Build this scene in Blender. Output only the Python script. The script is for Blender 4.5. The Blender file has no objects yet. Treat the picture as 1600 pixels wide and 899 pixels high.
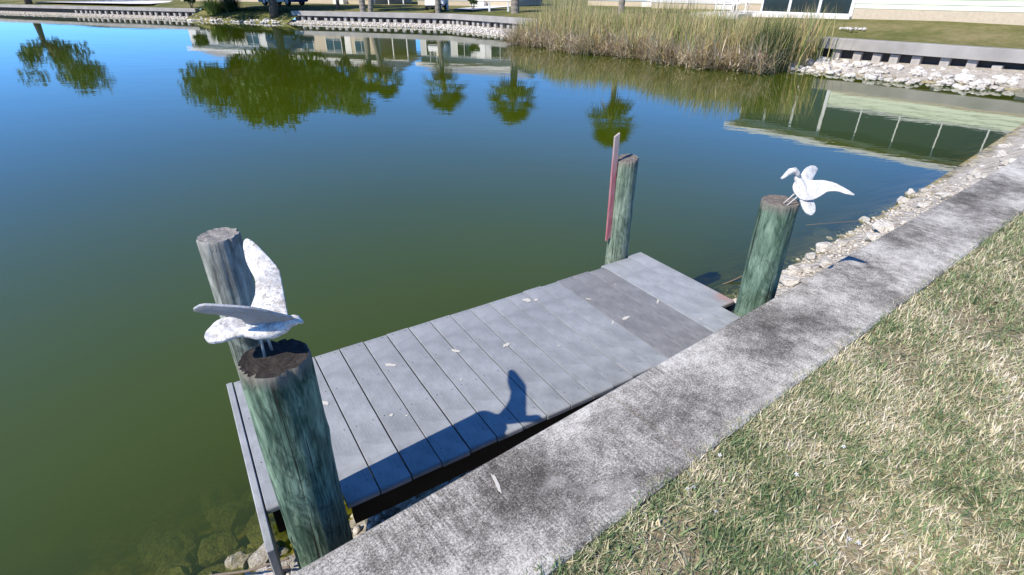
import bpy, bmesh, math, random
import numpy as np
from mathutils import Vector, Matrix, noise

random.seed(7); RNG = np.random.default_rng(7)
S = bpy.context.scene
COL = S.collection

# ------------------------------------------------------------------ camera, sky, sun, exposure
ZC = 0.85                                   # seawall cap above the pond surface (z = 0)
PITCH = math.atan(468 / 832)
cam_d = bpy.data.cameras.new('camera'); cam = bpy.data.objects.new('camera', cam_d); COL.objects.link(cam)
cam.location = (0, 0, ZC + 1.55)
cam.rotation_euler = (math.pi / 2 - PITCH, 0, 0)
cam_d.sensor_width = 36; cam_d.lens = 832 / 1600 * 36; cam_d.shift_x = 0.003
cam_d.clip_start = 0.05; cam_d.clip_end = 2000
S.camera = cam

SUN_EL = math.radians(44)
LIGHT = Vector((0.797 * math.cos(SUN_EL), 0.604 * math.cos(SUN_EL), -math.sin(SUN_EL)))   # way the light travels
world = bpy.data.worlds.new('World'); S.world = world; world.use_nodes = True
wn = world.node_tree; wn.nodes.clear()
sky = wn.nodes.new('ShaderNodeTexSky'); sky.sky_type = 'NISHITA'; sky.sun_disc = False
sky.sun_elevation = SUN_EL; sky.sun_rotation = math.atan2(-LIGHT.x, -LIGHT.y)
sky.air_density = 0.62; sky.dust_density = 0.0; sky.ozone_density = 8.0; sky.altitude = 500
bg = wn.nodes.new('ShaderNodeBackground'); bg.inputs['Strength'].default_value = 0.15
wo = wn.nodes.new('ShaderNodeOutputWorld')
tint = wn.nodes.new('ShaderNodeMix'); tint.data_type = 'RGBA'; tint.blend_type = 'MULTIPLY'; tint.inputs[0].default_value = 1.0
tint.inputs[7].default_value = (0.62, 1.03, 1.28, 1)          # the clear winter sky is a deeper blue all over than the model's
wn.links.new(sky.outputs[0], tint.inputs[6]); wn.links.new(tint.outputs[2], bg.inputs[0]); wn.links.new(bg.outputs[0], wo.inputs[0])
sd = bpy.data.lights.new('sun', 'SUN'); sd.energy = 4.6; sd.angle = math.radians(0.53); sd.color = (1.0, 0.905, 0.765)
sun = bpy.data.objects.new('sun', sd); COL.objects.link(sun); sun.rotation_euler = LIGHT.to_track_quat('-Z', 'Y').to_euler()
sun.location = (-20, -15, 30)
S.view_settings.view_transform = 'Standard'; S.view_settings.look = 'None'
S.view_settings.exposure = 0.52; S.view_settings.gamma = 1.0; S.view_settings.use_curve_mapping = False
S.cycles.use_denoising = True
S.cycles.max_bounces = 8; S.cycles.diffuse_bounces = 3; S.cycles.glossy_bounces = 4; S.cycles.transparent_max_bounces = 8
S.cycles.caustics_reflective = False; S.cycles.caustics_refractive = False

# ------------------------------------------------------------------ helpers: objects
def tag(o, label=None, cat=None, group=None, kind=None):
    if label: o['label'] = label
    if cat: o['category'] = cat
    if group: o['group'] = group
    if kind: o['kind'] = kind
    return o
def link(name, me, mat=None, parent=None, loc=(0, 0, 0), rz=0.0):
    o = bpy.data.objects.new(name, me); COL.objects.link(o)
    if mat is not None and me is not None and len(me.materials) == 0: me.materials.append(mat)
    o.parent = parent; o.location = loc; o.rotation_euler = (0, 0, rz)
    return o
def empty(name, loc=(0, 0, 0), rz=0.0):
    o = bpy.data.objects.new(name, None); COL.objects.link(o); o.empty_display_size = 0.1
    o.location = loc; o.rotation_euler = (0, 0, rz); return o
def copy_tree(o, parent=None):
    c = o.copy(); COL.objects.link(c); c.parent = parent
    for ch in list(o.children): copy_tree(ch, c)
    return c
def from_bm(bm, name, smooth=False):
    bmesh.ops.recalc_face_normals(bm, faces=bm.faces)
    me = bpy.data.meshes.new(name); bm.to_mesh(me); bm.free()
    if smooth: me.polygons.foreach_set('use_smooth', [True] * len(me.polygons))
    return me
def from_arrays(name, V, F, smooth=False):
    """V (n,3), F list of equal-length index rows"""
    me = bpy.data.meshes.new(name); V = np.asarray(V, np.float32); F = np.asarray(F, np.int32)
    k = F.shape[1]
    me.vertices.add(len(V)); me.vertices.foreach_set('co', V.ravel())
    me.loops.add(F.size); me.loops.foreach_set('vertex_index', F.ravel())
    me.polygons.add(len(F)); me.polygons.foreach_set('loop_start', np.arange(0, F.size, k, dtype=np.int32))
    me.update(calc_edges=True); me.validate()
    if smooth: me.polygons.foreach_set('use_smooth', [True] * len(me.polygons))
    return me
def bm_box(bm, x0, x1, y0, y1, z0, z1):
    vs = [bm.verts.new(p) for p in ((x0, y0, z0), (x1, y0, z0), (x1, y1, z0), (x0, y1, z0), (x0, y0, z1), (x1, y0, z1), (x1, y1, z1), (x0, y1, z1))]
    for f in ((0, 3, 2, 1), (4, 5, 6, 7), (0, 1, 5, 4), (1, 2, 6, 5), (2, 3, 7, 6), (3, 0, 4, 7)):
        bm.faces.new([vs[i] for i in f])
def box_me(name, x0, x1, y0, y1, z0, z1, bevel=0.0, seg=2):
    bm = bmesh.new(); bm_box(bm, x0, x1, y0, y1, z0, z1)
    if bevel: bmesh.ops.bevel(bm, geom=bm.edges[:], offset=bevel, segments=seg, affect='EDGES', profile=0.5)
    return from_bm(bm, name, smooth=False)
def boxes_me(name, rows):
    bm = bmesh.new()
    for r in rows: bm_box(bm, *r)
    return from_bm(bm, name)
def sweep(bm, pts, radii, segs=12, flat=1.0, caps=True, up=Vector((0, 0, 1))):
    """tube through pts; flat squeezes the section along `up`"""
    rings = []
    P = [Vector(p) for p in pts]
    for i, p in enumerate(P):
        t = (P[min(i + 1, len(P) - 1)] - P[max(i - 1, 0)]).normalized()
        s = t.cross(up)
        if s.length < 1e-4: s = t.cross(Vector((0, 1, 0)))
        s.normalize(); n = s.cross(t).normalized()
        rings.append([bm.verts.new(p + (s * math.cos(a) + n * math.sin(a) * flat) * radii[i]) for a in (2 * math.pi * k / segs for k in range(segs))])
    for a, b in zip(rings, rings[1:]):
        for k in range(segs): bm.faces.new((a[k], a[(k + 1) % segs], b[(k + 1) % segs], b[k]))
    if caps: bm.faces.new(rings[0][::-1]); bm.faces.new(rings[-1])
def slab(bm, outline, nrm, th, bev=0.004):
    """carved board: closed outline in space, thickness along nrm, edges rounded"""
    n = Vector(nrm).normalized()
    a = [bm.verts.new(Vector(p) - n * th / 2) for p in outline]; b = [bm.verts.new(Vector(p) + n * th / 2) for p in outline]
    k = len(a); bm.faces.new(a[::-1]); bm.faces.new(b)
    for i in range(k): bm.faces.new((a[i], a[(i + 1) % k], b[(i + 1) % k], b[i]))
    bmesh.ops.recalc_face_normals(bm, faces=bm.faces)
    es = [e for e in bm.edges]
    bmesh.ops.bevel(bm, geom=es, offset=bev, segments=2, affect='EDGES', profile=0.5, clamp_overlap=True)
def smooth_outline(pts, it=1):
    P = [Vector(p) for p in pts]
    for _ in range(it):
        Q = []
        for i in range(len(P)):
            a, b = P[i], P[(i + 1) % len(P)]
            Q += [a * .78 + b * .22, a * .22 + b * .78]
        P = Q
    return P

# ------------------------------------------------------------------ helpers: materials
class M:
    def __init__(s, name, rough=0.8, spec=0.3):
        s.m = bpy.data.materials.new(name); s.m.use_nodes = True; s.t = s.m.node_tree
        s.b = s.t.nodes['Principled BSDF']; s.out = s.t.nodes['Material Output']
        s.b.inputs['Roughness'].default_value = rough; s.b.inputs['Specular IOR Level'].default_value = spec
        s._obj = None
    def n(s, typ, **kw):
        nd = s.t.nodes.new(typ)
        for k, v in kw.items(): setattr(nd, k, v)
        return nd
    def l(s, a, b): s.t.links.new(a, b)
    def coord(s, kind='Object', scale=(1, 1, 1), rot=0.0):
        tc = s.n('ShaderNodeTexCoord'); mp = s.n('ShaderNodeMapping'); mp.inputs['Scale'].default_value = scale
        src = s.n('ShaderNodeNewGeometry').outputs['Position'] if kind == 'World' else tc.outputs[kind]
        if rot:                              # turn first, stretch afterwards
            r = s.n('ShaderNodeMapping'); r.inputs['Rotation'].default_value = (0, 0, rot); s.l(src, r.inputs[0]); src = r.outputs[0]
        s.l(src, mp.inputs[0]); return mp.outputs[0]
    def noise(s, scale, detail=4, rough=0.55, vec=None, dist=0.0):
        nd = s.n('ShaderNodeTexNoise'); nd.inputs['Scale'].default_value = scale; nd.inputs['Detail'].default_value = detail
        nd.inputs['Roughness'].default_value = rough; nd.inputs['Distortion'].default_value = dist
        if vec is not None: s.l(vec, nd.inputs['Vector'])
        return nd.outputs['Fac']
    def voronoi(s, scale, vec=None, feature='F1', out='Distance'):
        nd = s.n('ShaderNodeTexVoronoi', feature=feature); nd.inputs['Scale'].default_value = scale
        if vec is not None: s.l(vec, nd.inputs['Vector'])
        return nd.outputs[out]
    def ramp(s, fac, stops, interp='LINEAR'):
        r = s.n('ShaderNodeValToRGB'); cr = r.color_ramp; cr.interpolation = interp
        while len(cr.elements) < len(stops): cr.elements.new(0.5)
        for e, (p, c) in zip(cr.elements, stops):
            e.position = p; e.color = (*c, 1) if not isinstance(c, (int, float)) else (c, c, c, 1)
        s.l(fac, r.inputs[0]); return r.outputs[0]
    def mix(s, fac, a, b, blend='MIX'):
        nd = s.n('ShaderNodeMix', data_type='RGBA', blend_type=blend)
        for sock, v in ((nd.inputs[0], fac), (nd.inputs[6], a), (nd.inputs[7], b)):
            if isinstance(v, (int, float)): sock.default_value = v
            elif isinstance(v, tuple): sock.default_value = (*v, 1)
            else: s.l(v, sock)
        return nd.outputs[2]
    def math(s, op, a, b=0.0, clamp=False):
        nd = s.n('ShaderNodeMath', operation=op, use_clamp=clamp)
        for sock, v in ((nd.inputs[0], a), (nd.inputs[1], b)):
            if isinstance(v, (int, float)): sock.default_value = v
            else: s.l(v, sock)
        return nd.outputs[0]
    def color(s, v):
        if isinstance(v, tuple): s.b.inputs['Base Color'].default_value = (*v, 1)
        else: s.l(v, s.b.inputs['Base Color'])
        return s
    def bump(s, h, strength=0.3, dist=0.01):
        nd = s.n('ShaderNodeBump'); nd.inputs['Strength'].default_value = strength; nd.inputs['Distance'].default_value = dist
        s.l(h, nd.inputs['Height']); s.l(nd.outputs[0], s.b.inputs['Normal']); return s
    def rand(s): return s.n('ShaderNodeObjectInfo').outputs['Random']
    def island(s): return s.n('ShaderNodeNewGeometry').outputs['Random Per Island']
def plain(name, col, rough=0.7, spec=0.3, var=0.12, scale=6.0):
    m = M(name, rough, spec); f = m.noise(scale, 4, 0.6, m.coord())
    m.color(m.mix(f, tuple(c * (1 - var) for c in col), tuple(min(1, c * (1 + var)) for c in col))); return m.m

# concrete of the seawall cap: pale, blotched with grey lichen, broom lines across it
CAPDIR = math.atan2(0.6037, 0.7972)
def concrete_mat(name, seed=0.0, lines=True):
    m = M(name, 0.9, 0.2); v = m.coord('World', (1, 1, 1), -CAPDIR)
    big = m.noise(1.7, 4, 0.55, v); grit = m.noise(13, 12, 0.80, v); fine = m.noise(120, 4, 0.8, v); pep = m.noise(260, 2, 0.6, v)
    f = m.math('ADD', m.math('MULTIPLY', big, 0.85), 0.075)
    f = m.math('ADD', f, m.math('MULTIPLY', m.math('SUBTRACT', grit, 0.5), 0.75))
    f = m.math('ADD', f, m.math('MULTIPLY', m.math('SUBTRACT', fine, 0.5), 0.85))
    f = m.math('ADD', f, m.math('MULTIPLY', m.math('SUBTRACT', pep, 0.5), 0.5))
    if lines:
        v2 = m.coord('World', (150, 10, 10), -CAPDIR); ln = m.noise(1.0, 3, 0.6, v2)
        k = m.ramp(m.noise(2.1, 3, 0.5, m.coord('World', (1, 1, 1), 1.0)), [(0.42, 0.05), (0.62, 0.55)])
        f = m.math('ADD', f, m.math('MULTIPLY', m.math('SUBTRACT', ln, 0.5), k))
    c = m.ramp(f, [(0.23, (0.050, 0.045, 0.039)), (0.38, (0.150, 0.140, 0.125)), (0.50, (0.315, 0.300, 0.270)), (0.66, (0.62, 0.60, 0.55))])
    sp = m.ramp(m.noise(4.3, 3, 0.5, m.coord('World', (1.0, 1.6, 1), -CAPDIR + 0.2)), [(0.60, 0.0), (0.76, 0.35)])
    c = m.mix(sp, c, (0.62, 0.605, 0.565))
    m.color(c); m.bump(m.math('ADD', grit, m.math('MULTIPLY', fine, 0.5)), 0.55, 0.004); return m.m
MAT = {}
MAT['cap'] = concrete_mat('cap_concrete')
MAT['far_cap'] = plain('pale_concrete', (0.32, 0.31, 0.295), 0.9, 0.2, 0.45, 1.1)
MAT['panel'] = plain('shaded_concrete_panel', (0.09, 0.085, 0.08), 0.95, 0.1, 0.3, 3)  # dark tone puts the recess shade under the cap into the colour
MAT['block'] = plain('piling_concrete', (0.40, 0.38, 0.355), 0.9, 0.2, 0.45, 4)

# composite deck boards
def deck_mat(name, base, rust=False, grain=0.10):
    m = M(name, 0.62, 0.35); v = m.coord('Object')
    blot = m.noise(7, 5, 0.6, v, 0.4); fine = m.noise(240, 2, 0.5, m.coord('Object', (1, 0.06, 1))); sp = m.noise(120, 4, 0.75, v)
    k = m.math('ADD', m.math('MULTIPLY', m.rand(), 0.13), 0.93)
    f = m.mix(1.0, m.ramp(blot, [(0.30, 0.78), (0.72, 1.18)]), m.ramp(m.noise(2.6, 4, 0.6, m.coord('World'), 0.5), [(0.32, 0.90), (0.66, 1.07)]), 'MULTIPLY')
    c = m.mix(1.0, tuple(base), f, 'MULTIPLY')
    c = m.mix(1.0, c, m.ramp(fine, [(0.3, 1 - grain), (0.7, 1 + grain)]), 'MULTIPLY')
    c = m.mix(m.ramp(sp, [(0.58, 0.0), (0.70, 0.45)]), c, (0.52, 0.54, 0.56))
    c = m.mix(m.ramp(m.noise(95, 2, 0.5, m.coord('Object', (1, 1, 1), 0.7)), [(0.63, 0.0), (0.72, 0.5)]), c, (0.17, 0.175, 0.19))
    cc = m.n('ShaderNodeVectorMath', operation='SCALE'); m.l(c, cc.inputs[0]); m.l(k, cc.inputs['Scale']); c = cc.outputs[0]
    if rust:
        w = m.coord('World'); nd = m.n('ShaderNodeVectorMath', operation='DISTANCE'); m.l(w, nd.inputs[0]); nd.inputs[1].default_value = (1.46, 3.03, ZC - 0.2)
        d = m.math('ADD', nd.outputs['Value'], m.math('MULTIPLY', m.math('SUBTRACT', m.noise(9, 4, 0.6, w), 0.5), 0.30))
        c = m.mix(m.ramp(d, [(0.03, 0.60), (0.17, 0.0)]), c, (0.38, 0.19, 0.14))
    m.color(c); m.bump(m.math('ADD', fine, m.math('MULTIPLY', sp, 0.4)), 0.16, 0.002); return m.m
MAT['deck'] = deck_mat('grey_deck_board', (0.288, 0.304, 0.316))
MAT['deck_dark'] = deck_mat('dark_deck_board', (0.205, 0.207, 0.210), grain=0.25)
MAT['deck_light'] = deck_mat('pale_deck_board', (0.308, 0.327, 0.341), rust=True)
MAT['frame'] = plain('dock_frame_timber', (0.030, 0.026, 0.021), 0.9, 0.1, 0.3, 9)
MAT['stain'] = plain('dried_droppings', (0.52, 0.50, 0.45), 0.9, 0.1, 0.15, 60)

# treated timber pile
def pile_mat(name, dark, mid, pale, grey=0.0, ztop=1.4):
    m = M(name, 0.85, 0.2)
    st = m.noise(1.0, 6, 0.66, m.coord('Object', (20, 20, 2.6)), 1.6)
    blot = m.noise(1.0, 5, 0.6, m.coord('Object', (7, 7, 3.2)), 1.6)
    fine = m.noise(1.0, 4, 0.7, m.coord('Object', (110, 110, 7)))
    f = m.math('ADD', m.math('ADD', m.math('MULTIPLY', st, 0.45), m.math('MULTIPLY', blot, 0.45)), m.math('MULTIPLY', fine, 0.20))
    c = m.ramp(f, [(0.38, dark), (0.49, mid), (0.575, tuple(0.55 * a + 0.45 * b for a, b in zip(mid, pale))), (0.66, pale)])
    c = m.mix(m.ramp(m.noise(1.0, 5, 0.7, m.coord('Object', (30, 30, 2.0))), [(0.60, 0.0), (0.66, 0.8)]), c, tuple(x * 0.5 for x in dark))
    c = m.mix(m.ramp(m.noise(1.0, 3, 0.6, m.coord('Object', (55, 55, 1.1))), [(0.64, 0.0), (0.66, 0.85)]), c, (0.012, 0.014, 0.012))
    ct = m.math('PINGPONG', m.math('MULTIPLY', m.noise(1.0, 3, 0.5, m.coord('Object', (8, 8, 1.7)), 1.2), 11.0), 0.5)
    c = m.mix(m.ramp(ct, [(0.05, 0.45), (0.16, 0.0)]), c, tuple(x * 1.2 for x in dark))
    sep = m.n('ShaderNodeSeparateXYZ'); m.l(m.coord('Object'), sep.inputs[0])
    hz = m.math('ADD', sep.outputs[2], m.math('MULTIPLY', m.math('SUBTRACT', st, 0.5), 0.12))
    top = m.ramp(m.math('SUBTRACT', hz, ztop - 0.06), [(0.0, 0.0), (0.05, 0.85)])
    c = m.mix(top, c, (0.17, 0.155, 0.135))
    if grey: c = m.mix(m.ramp(m.math('SUBTRACT', hz, ztop - 0.55), [(0.0, 0.0), (0.45, grey)]), c, m.ramp(f, [(0.4, (0.09, 0.09, 0.085)), (0.66, (0.42, 0.43, 0.41))]))
    m.color(c); m.bump(m.math('ADD', fine, st), 0.6, 0.006); return m.m
def endgrain_mat(name, pale):
    m = M(name, 0.95, 0.1); v = m.coord('Object'); w = m.n('ShaderNodeTexWave', wave_type='RINGS', rings_direction='Z')
    w.inputs['Scale'].default_value = 26; w.inputs['Distortion'].default_value = 7.0; w.inputs['Detail'].default_value = 3; m.l(v, w.inputs['Vector'])
    f = m.math('ADD', m.math('MULTIPLY', w.outputs['Fac'], 0.07), m.math('MULTIPLY', m.noise(38, 6, 0.75, v, 0.5), 0.93))
    m.color(m.ramp(f, [(0.30, tuple(p * 0.18 for p in pale)), (0.55, tuple(p * 0.55 for p in pale)), (0.72, pale)])); m.bump(f, 0.8, 0.006); return m.m
MAT['gull'] = None
def gull_mat(name, worn, base=(0.66, 0.66, 0.655)):
    m = M(name, 0.75, 0.3); v = m.coord('Object')
    f = m.noise(38, 6, 0.72, v); g = m.noise(13, 5, 0.65, v, 0.8)
    c = m.mix(m.ramp(f, [(0.52, 0.0), (0.62, worn)]), base, (0.33, 0.30, 0.27))
    c = m.mix(m.ramp(g, [(0.50, 0.0), (0.64, worn)]), c, (0.34, 0.34, 0.34))
    c = m.mix(m.ramp(m.noise(120, 3, 0.7, v), [(0.55, 0.0), (0.63, worn)]), c, (0.25, 0.24, 0.23))
    c = m.mix(m.ramp(m.noise(1.0, 5, 0.65, m.coord('Object', (26, 90, 40), 0.5)), [(0.55, 0.0), (0.68, worn)]), c, (0.30, 0.33, 0.38))
    m.color(c); m.bump(f, 0.7, 0.004); return m.m
MAT['gull_a'] = gull_mat('worn_white_paint', 0.85)
MAT['gull_b'] = gull_mat('white_paint', 0.62)
MAT['gull_a_shaded'] = gull_mat('worn_paint_shaded', 0.8, (0.34, 0.36, 0.40))  # worn paint, darkened: the near wing's underside shade is in the colour
MAT['peg'] = plain('weathered_peg', (0.45, 0.43, 0.40), 0.7, 0.3, 0.2, 40)

# limestone rock; algae where a rock lies at or under the waterline
def rock_mat(name):
    m = M(name, 0.95, 0.15); v = m.coord('Object'); g = m.n('ShaderNodeNewGeometry')
    f = m.noise(4.5, 7, 0.68, v); h = m.noise(15, 5, 0.7, v)
    k = m.math('ADD', m.math('MULTIPLY', m.rand(), 0.3), m.math('MULTIPLY', f, 0.7))
    c = m.ramp(k, [(0.26, (0.40, 0.365, 0.31)), (0.46, (0.60, 0.575, 0.53)), (0.70, (0.74, 0.72, 0.68))])
    c = m.mix(m.ramp(h, [(0.30, 0.75), (0.44, 0.0)]), c, (0.14, 0.12, 0.10))
    sep = m.n('ShaderNodeSeparateXYZ'); m.l(g.outputs['Position'], sep.inputs[0])
    wet = m.math('ADD', sep.outputs[2], m.math('MULTIPLY', m.math('SUBTRACT', f, 0.5), 0.10))
    c = m.mix(m.ramp(m.math('ADD', wet, 0.5), [(0.485, 0.92), (0.54, 0.0)]), c, m.ramp(h, [(0.35, (0.07, 0.075, 0.022)), (0.58, (0.32, 0.285, 0.11))]))
    m.color(c); m.bump(m.math('ADD', f, m.math('MULTIPLY', h, 0.6)), 0.9, 0.03); return m.m
MAT['rock'] = rock_mat('limestone_rock')
def bed_mat():
    m = M('bank_rubble', 0.95, 0.1); v = m.coord('World'); g = m.n('ShaderNodeNewGeometry')
    f = m.noise(9, 6, 0.7, v); h = m.voronoi(16, v); q = m.noise(48, 4, 0.7, v)
    c = m.ramp(m.math('ADD', m.math('MULTIPLY', f, 0.6), m.math('MULTIPLY', q, 0.4)), [(0.36, (0.22, 0.19, 0.155)), (0.5, (0.43, 0.40, 0.35)), (0.64, (0.60, 0.575, 0.53))])
    sep = m.n('ShaderNodeSeparateXYZ'); m.l(g.outputs['Position'], sep.inputs[0])
    wet = m.math('ADD', sep.outputs[2], m.math('MULTIPLY', m.math('SUBTRACT', f, 0.5), 0.2))
    c = m.mix(m.ramp(m.math('ADD', wet, 0.5), [(0.47, 1.0), (0.56, 0.0)]), c, m.ramp(m.noise(3, 5, 0.6, v), [(0.40, (0.06, 0.06, 0.014)), (0.64, (0.36, 0.28, 0.06))]))
    m.color(c); m.bump(m.math('ADD', f, h), 0.8, 0.03); return m.m
MAT['bed'] = bed_mat()

# pond water: sky and trees mirrored on it, green suspended matter below, clearer over the shallows by the near bank
NEAR_A = Vector((-0.672, 0.983, 0)); NEAR_D = Vector((0.7972, 0.6037, 0)); NEAR_N = Vector((-0.6037, 0.7972, 0))   # N points out over the water
def water_mat():
    m = M('pond_water'); t = m.t; t.nodes.remove(m.b)
    w1 = m.noise(1.0, 3, 0.5, m.coord('World', (2.2, 5.0, 1), 0.35)); w2 = m.noise(1.0, 2, 0.5, m.coord('World', (0.35, 0.8, 1), 0.2))
    h = m.math('ADD', m.math('MULTIPLY', w1, 0.32), w2)
    gust = m.ramp(m.noise(1.0, 3, 0.55, m.coord('World', (0.10, 0.22, 1), 0.25)), [(0.36, 0.35), (0.66, 1.35)])
    h = m.math('MULTIPLY', h, gust)
    bp = m.n('ShaderNodeBump'); bp.inputs['Strength'].default_value = 0.07; bp.inputs['Distance'].default_value = 0.05; m.l(h, bp.inputs['Height'])
    fr = m.n('ShaderNodeFresnel'); fr.inputs['IOR'].default_value = 1.5; m.l(bp.outputs[0], fr.inputs['Normal'])
    gl = m.n('ShaderNodeBsdfGlossy'); gl.inputs['Roughness'].default_value = 0.015; gl.inputs['Color'].default_value = (1, 1, 1, 1); m.l(bp.outputs[0], gl.inputs['Normal'])
    geo = m.n('ShaderNodeNewGeometry'); v = m.coord('World')
    dp = m.n('ShaderNodeVectorMath', operation='DOT_PRODUCT'); m.l(geo.outputs['Position'], dp.inputs[0]); dp.inputs[1].default_value = tuple(NEAR_N)
    d = m.math('SUBTRACT', dp.outputs['Value'], NEAR_A.dot(NEAR_N) + 0.70)
    d = m.math('MAXIMUM', d, 0.0)
    clear = m.math('POWER', 0.16, d)                       # light left after the slant way down to the sloping bed
    df = m.n('ShaderNodeBsdfDiffuse')
    m.l(m.ramp(m.noise(0.16, 3, 0.5, v), [(0.3, (0.043, 0.064, 0.0012)), (0.7, (0.052, 0.074, 0.0024))]), df.inputs['Color'])
    tr = m.n('ShaderNodeBsdfTransparent'); tr.inputs['Color'].default_value = (0.80, 0.84, 0.55, 1)
    a = m.n('ShaderNodeMixShader'); m.l(clear, a.inputs[0]); m.l(df.outputs[0], a.inputs[1]); m.l(tr.outputs[0], a.inputs[2])
    b = m.n('ShaderNodeMixShader'); m.l(m.math('MULTIPLY', fr.outputs[0], m.math('SUBTRACT', 1.0, geo.outputs['Backfacing'])), b.inputs[0]); m.l(a.outputs[0], b.inputs[1]); m.l(gl.outputs[0], b.inputs[2])
    m.l(b.outputs[0], m.out.inputs[0]); return m.m
MAT['water'] = water_mat()

def lawn_mat():
    m = M('lawn_turf', 0.95, 0.1); v = m.coord('World')
    f = m.math('ADD', m.math('MULTIPLY', m.noise(0.35, 5, 0.6, v), 0.6), m.math('MULTIPLY', m.noise(3.5, 5, 0.7, v), 0.4))
    c = m.ramp(f, [(0.36, (0.085, 0.115, 0.030)), (0.5, (0.165, 0.165, 0.060)), (0.62, (0.27, 0.235, 0.115))])
    c = m.mix(1.0, c, m.ramp(m.noise(60, 3, 0.7, v), [(0.3, 0.55), (0.7, 1.3)]), 'MULTIPLY')
    m.color(c); m.bump(m.noise(40, 4, 0.7, v), 0.8, 0.03); return m.m
MAT['lawn'] = lawn_mat()
def thatch_mat():
    m = M('lawn_thatch', 0.95, 0.1); v = m.coord('World')
    f = m.noise(45, 5, 0.7, v)
    m.color(m.ramp(f, [(0.3, (0.12, 0.10, 0.06)), (0.6, (0.40, 0.34, 0.23))])); m.bump(f, 1.0, 0.02); return m.m
MAT['thatch'] = thatch_mat()
def blade_mat(name, stops, nscale, nw, spec=0.25, rough=0.6, tl=0.22):
    m = M(name, rough, spec); v = m.coord('World')
    f = m.math('ADD', m.math('MULTIPLY', m.island(), 1 - nw), m.math('MULTIPLY', m.ramp(m.noise(nscale, 4, 0.6, v), [(0.33, 0.0), (0.67, 1.0)]), nw))
    c = m.ramp(f, stops); m.color(c)
    tn = m.n('ShaderNodeBsdfTranslucent'); m.l(c, tn.inputs[0]); mx = m.n('ShaderNodeMixShader'); mx.inputs[0].default_value = tl
    m.l(m.b.outputs[0], mx.inputs[1]); m.l(tn.outputs[0], mx.inputs[2]); m.l(mx.outputs[0], m.out.inputs[0]); return m.m
MAT['grass'] = blade_mat('turf_blades', [(0.12, (0.065, 0.120, 0.050)), (0.38, (0.20, 0.28, 0.125)), (0.49, (0.40, 0.41, 0.23)), (0.60, (0.58, 0.52, 0.35)), (0.74, (0.70, 0.63, 0.47)), (0.96, (0.82, 0.77, 0.66))], 2.9, 0.46)
MAT['tuft'] = blade_mat('broad_green_blades', [(0.1, (0.085, 0.15, 0.065)), (0.55, (0.19, 0.28, 0.12)), (0.95, (0.36, 0.42, 0.20))], 3.0, 0.3)
MAT['reed'] = blade_mat('reed_blades', [(0.06, (0.08, 0.15, 0.045)), (0.26, (0.25, 0.33, 0.10)), (0.40, (0.52, 0.50, 0.21)), (0.60, (0.74, 0.62, 0.33)), (0.80, (0.46, 0.32, 0.19)), (0.96, (0.74, 0.65, 0.44))], 0.9, 0.22, tl=0.38)
MAT['straw'] = blade_mat('fallen_reed_straw', [(0.05, (0.22, 0.15, 0.10)), (0.30, (0.54, 0.43, 0.30)), (0.6, (0.70, 0.60, 0.44)), (0.95, (0.80, 0.72, 0.56))], 1.2, 0.15, tl=0.35)
MAT['oak_leaf'] = blade_mat('oak_leaves', [(0.1, (0.028, 0.052, 0.018)), (0.5, (0.062, 0.115, 0.040)), (0.95, (0.16, 0.23, 0.085))], 0.5, 0.35)
MAT['palm_leaf'] = blade_mat('palm_fronds', [(0.1, (0.035, 0.065, 0.025)), (0.6, (0.075, 0.12, 0.04)), (0.95, (0.16, 0.19, 0.07))], 0.8, 0.3)
MAT['dry_frond'] = blade_mat('dry_palm_fronds', [(0.1, (0.16, 0.10, 0.05)), (0.9, (0.32, 0.22, 0.12))], 0.8, 0.3)
MAT['dark_bush'] = blade_mat('dark_shrub_leaves', [(0.1, (0.018, 0.040, 0.018)), (0.9, (0.06, 0.10, 0.035))], 1.0, 0.3)
MAT['lime_bush'] = blade_mat('lime_shrub_leaves', [(0.1, (0.10, 0.17, 0.035)), (0.6, (0.28, 0.34, 0.07)), (0.95, (0.52, 0.50, 0.17))], 1.0, 0.3)
MAT['bark'] = plain('tree_bark', (0.13, 0.11, 0.09), 0.95, 0.1, 0.4, 5)
MAT['palm_bark'] = plain('palm_bark', (0.24, 0.215, 0.18), 0.95, 0.1, 0.3, 8)
MAT['white'] = plain('white_paint_trim', (0.76, 0.76, 0.74), 0.55, 0.35, 0.05)
MAT['glass'] = plain('dark_window_glass', (0.018, 0.030, 0.034), 0.06, 0.6, 0.1)
MAT['siding'] = plain('pale_green_siding', (0.66, 0.72, 0.55), 0.7, 0.3, 0.05, 2)
MAT['brick'] = plain('tan_block_base', (0.50, 0.43, 0.33), 0.9, 0.15, 0.25, 9)
MAT['roof'] = plain('grey_shingle_roof', (0.30, 0.29, 0.28), 0.9, 0.15, 0.2, 4)
MAT['driveway'] = plain('driveway_concrete', (0.72, 0.70, 0.67), 0.9, 0.2, 0.06, 2)
MAT['tyre'] = plain('tyre_rubber', (0.02, 0.02, 0.02), 0.8, 0.2)
MAT['steel'] = plain('bright_metal', (0.55, 0.56, 0.58), 0.35, 0.5)
MAT['blue_car'] = plain('dark_blue_car_paint', (0.03, 0.05, 0.15), 0.25, 0.5, 0.05)
MAT['seat'] = plain('cream_vinyl', (0.62, 0.57, 0.47), 0.6, 0.3)
MAT['stick'] = plain('dead_stick', (0.17, 0.14, 0.11), 0.9, 0.1, 0.3, 30)
MAT['petal'] = plain('white_petal', (0.80, 0.79, 0.80), 0.7, 0.2, 0.03)

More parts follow.
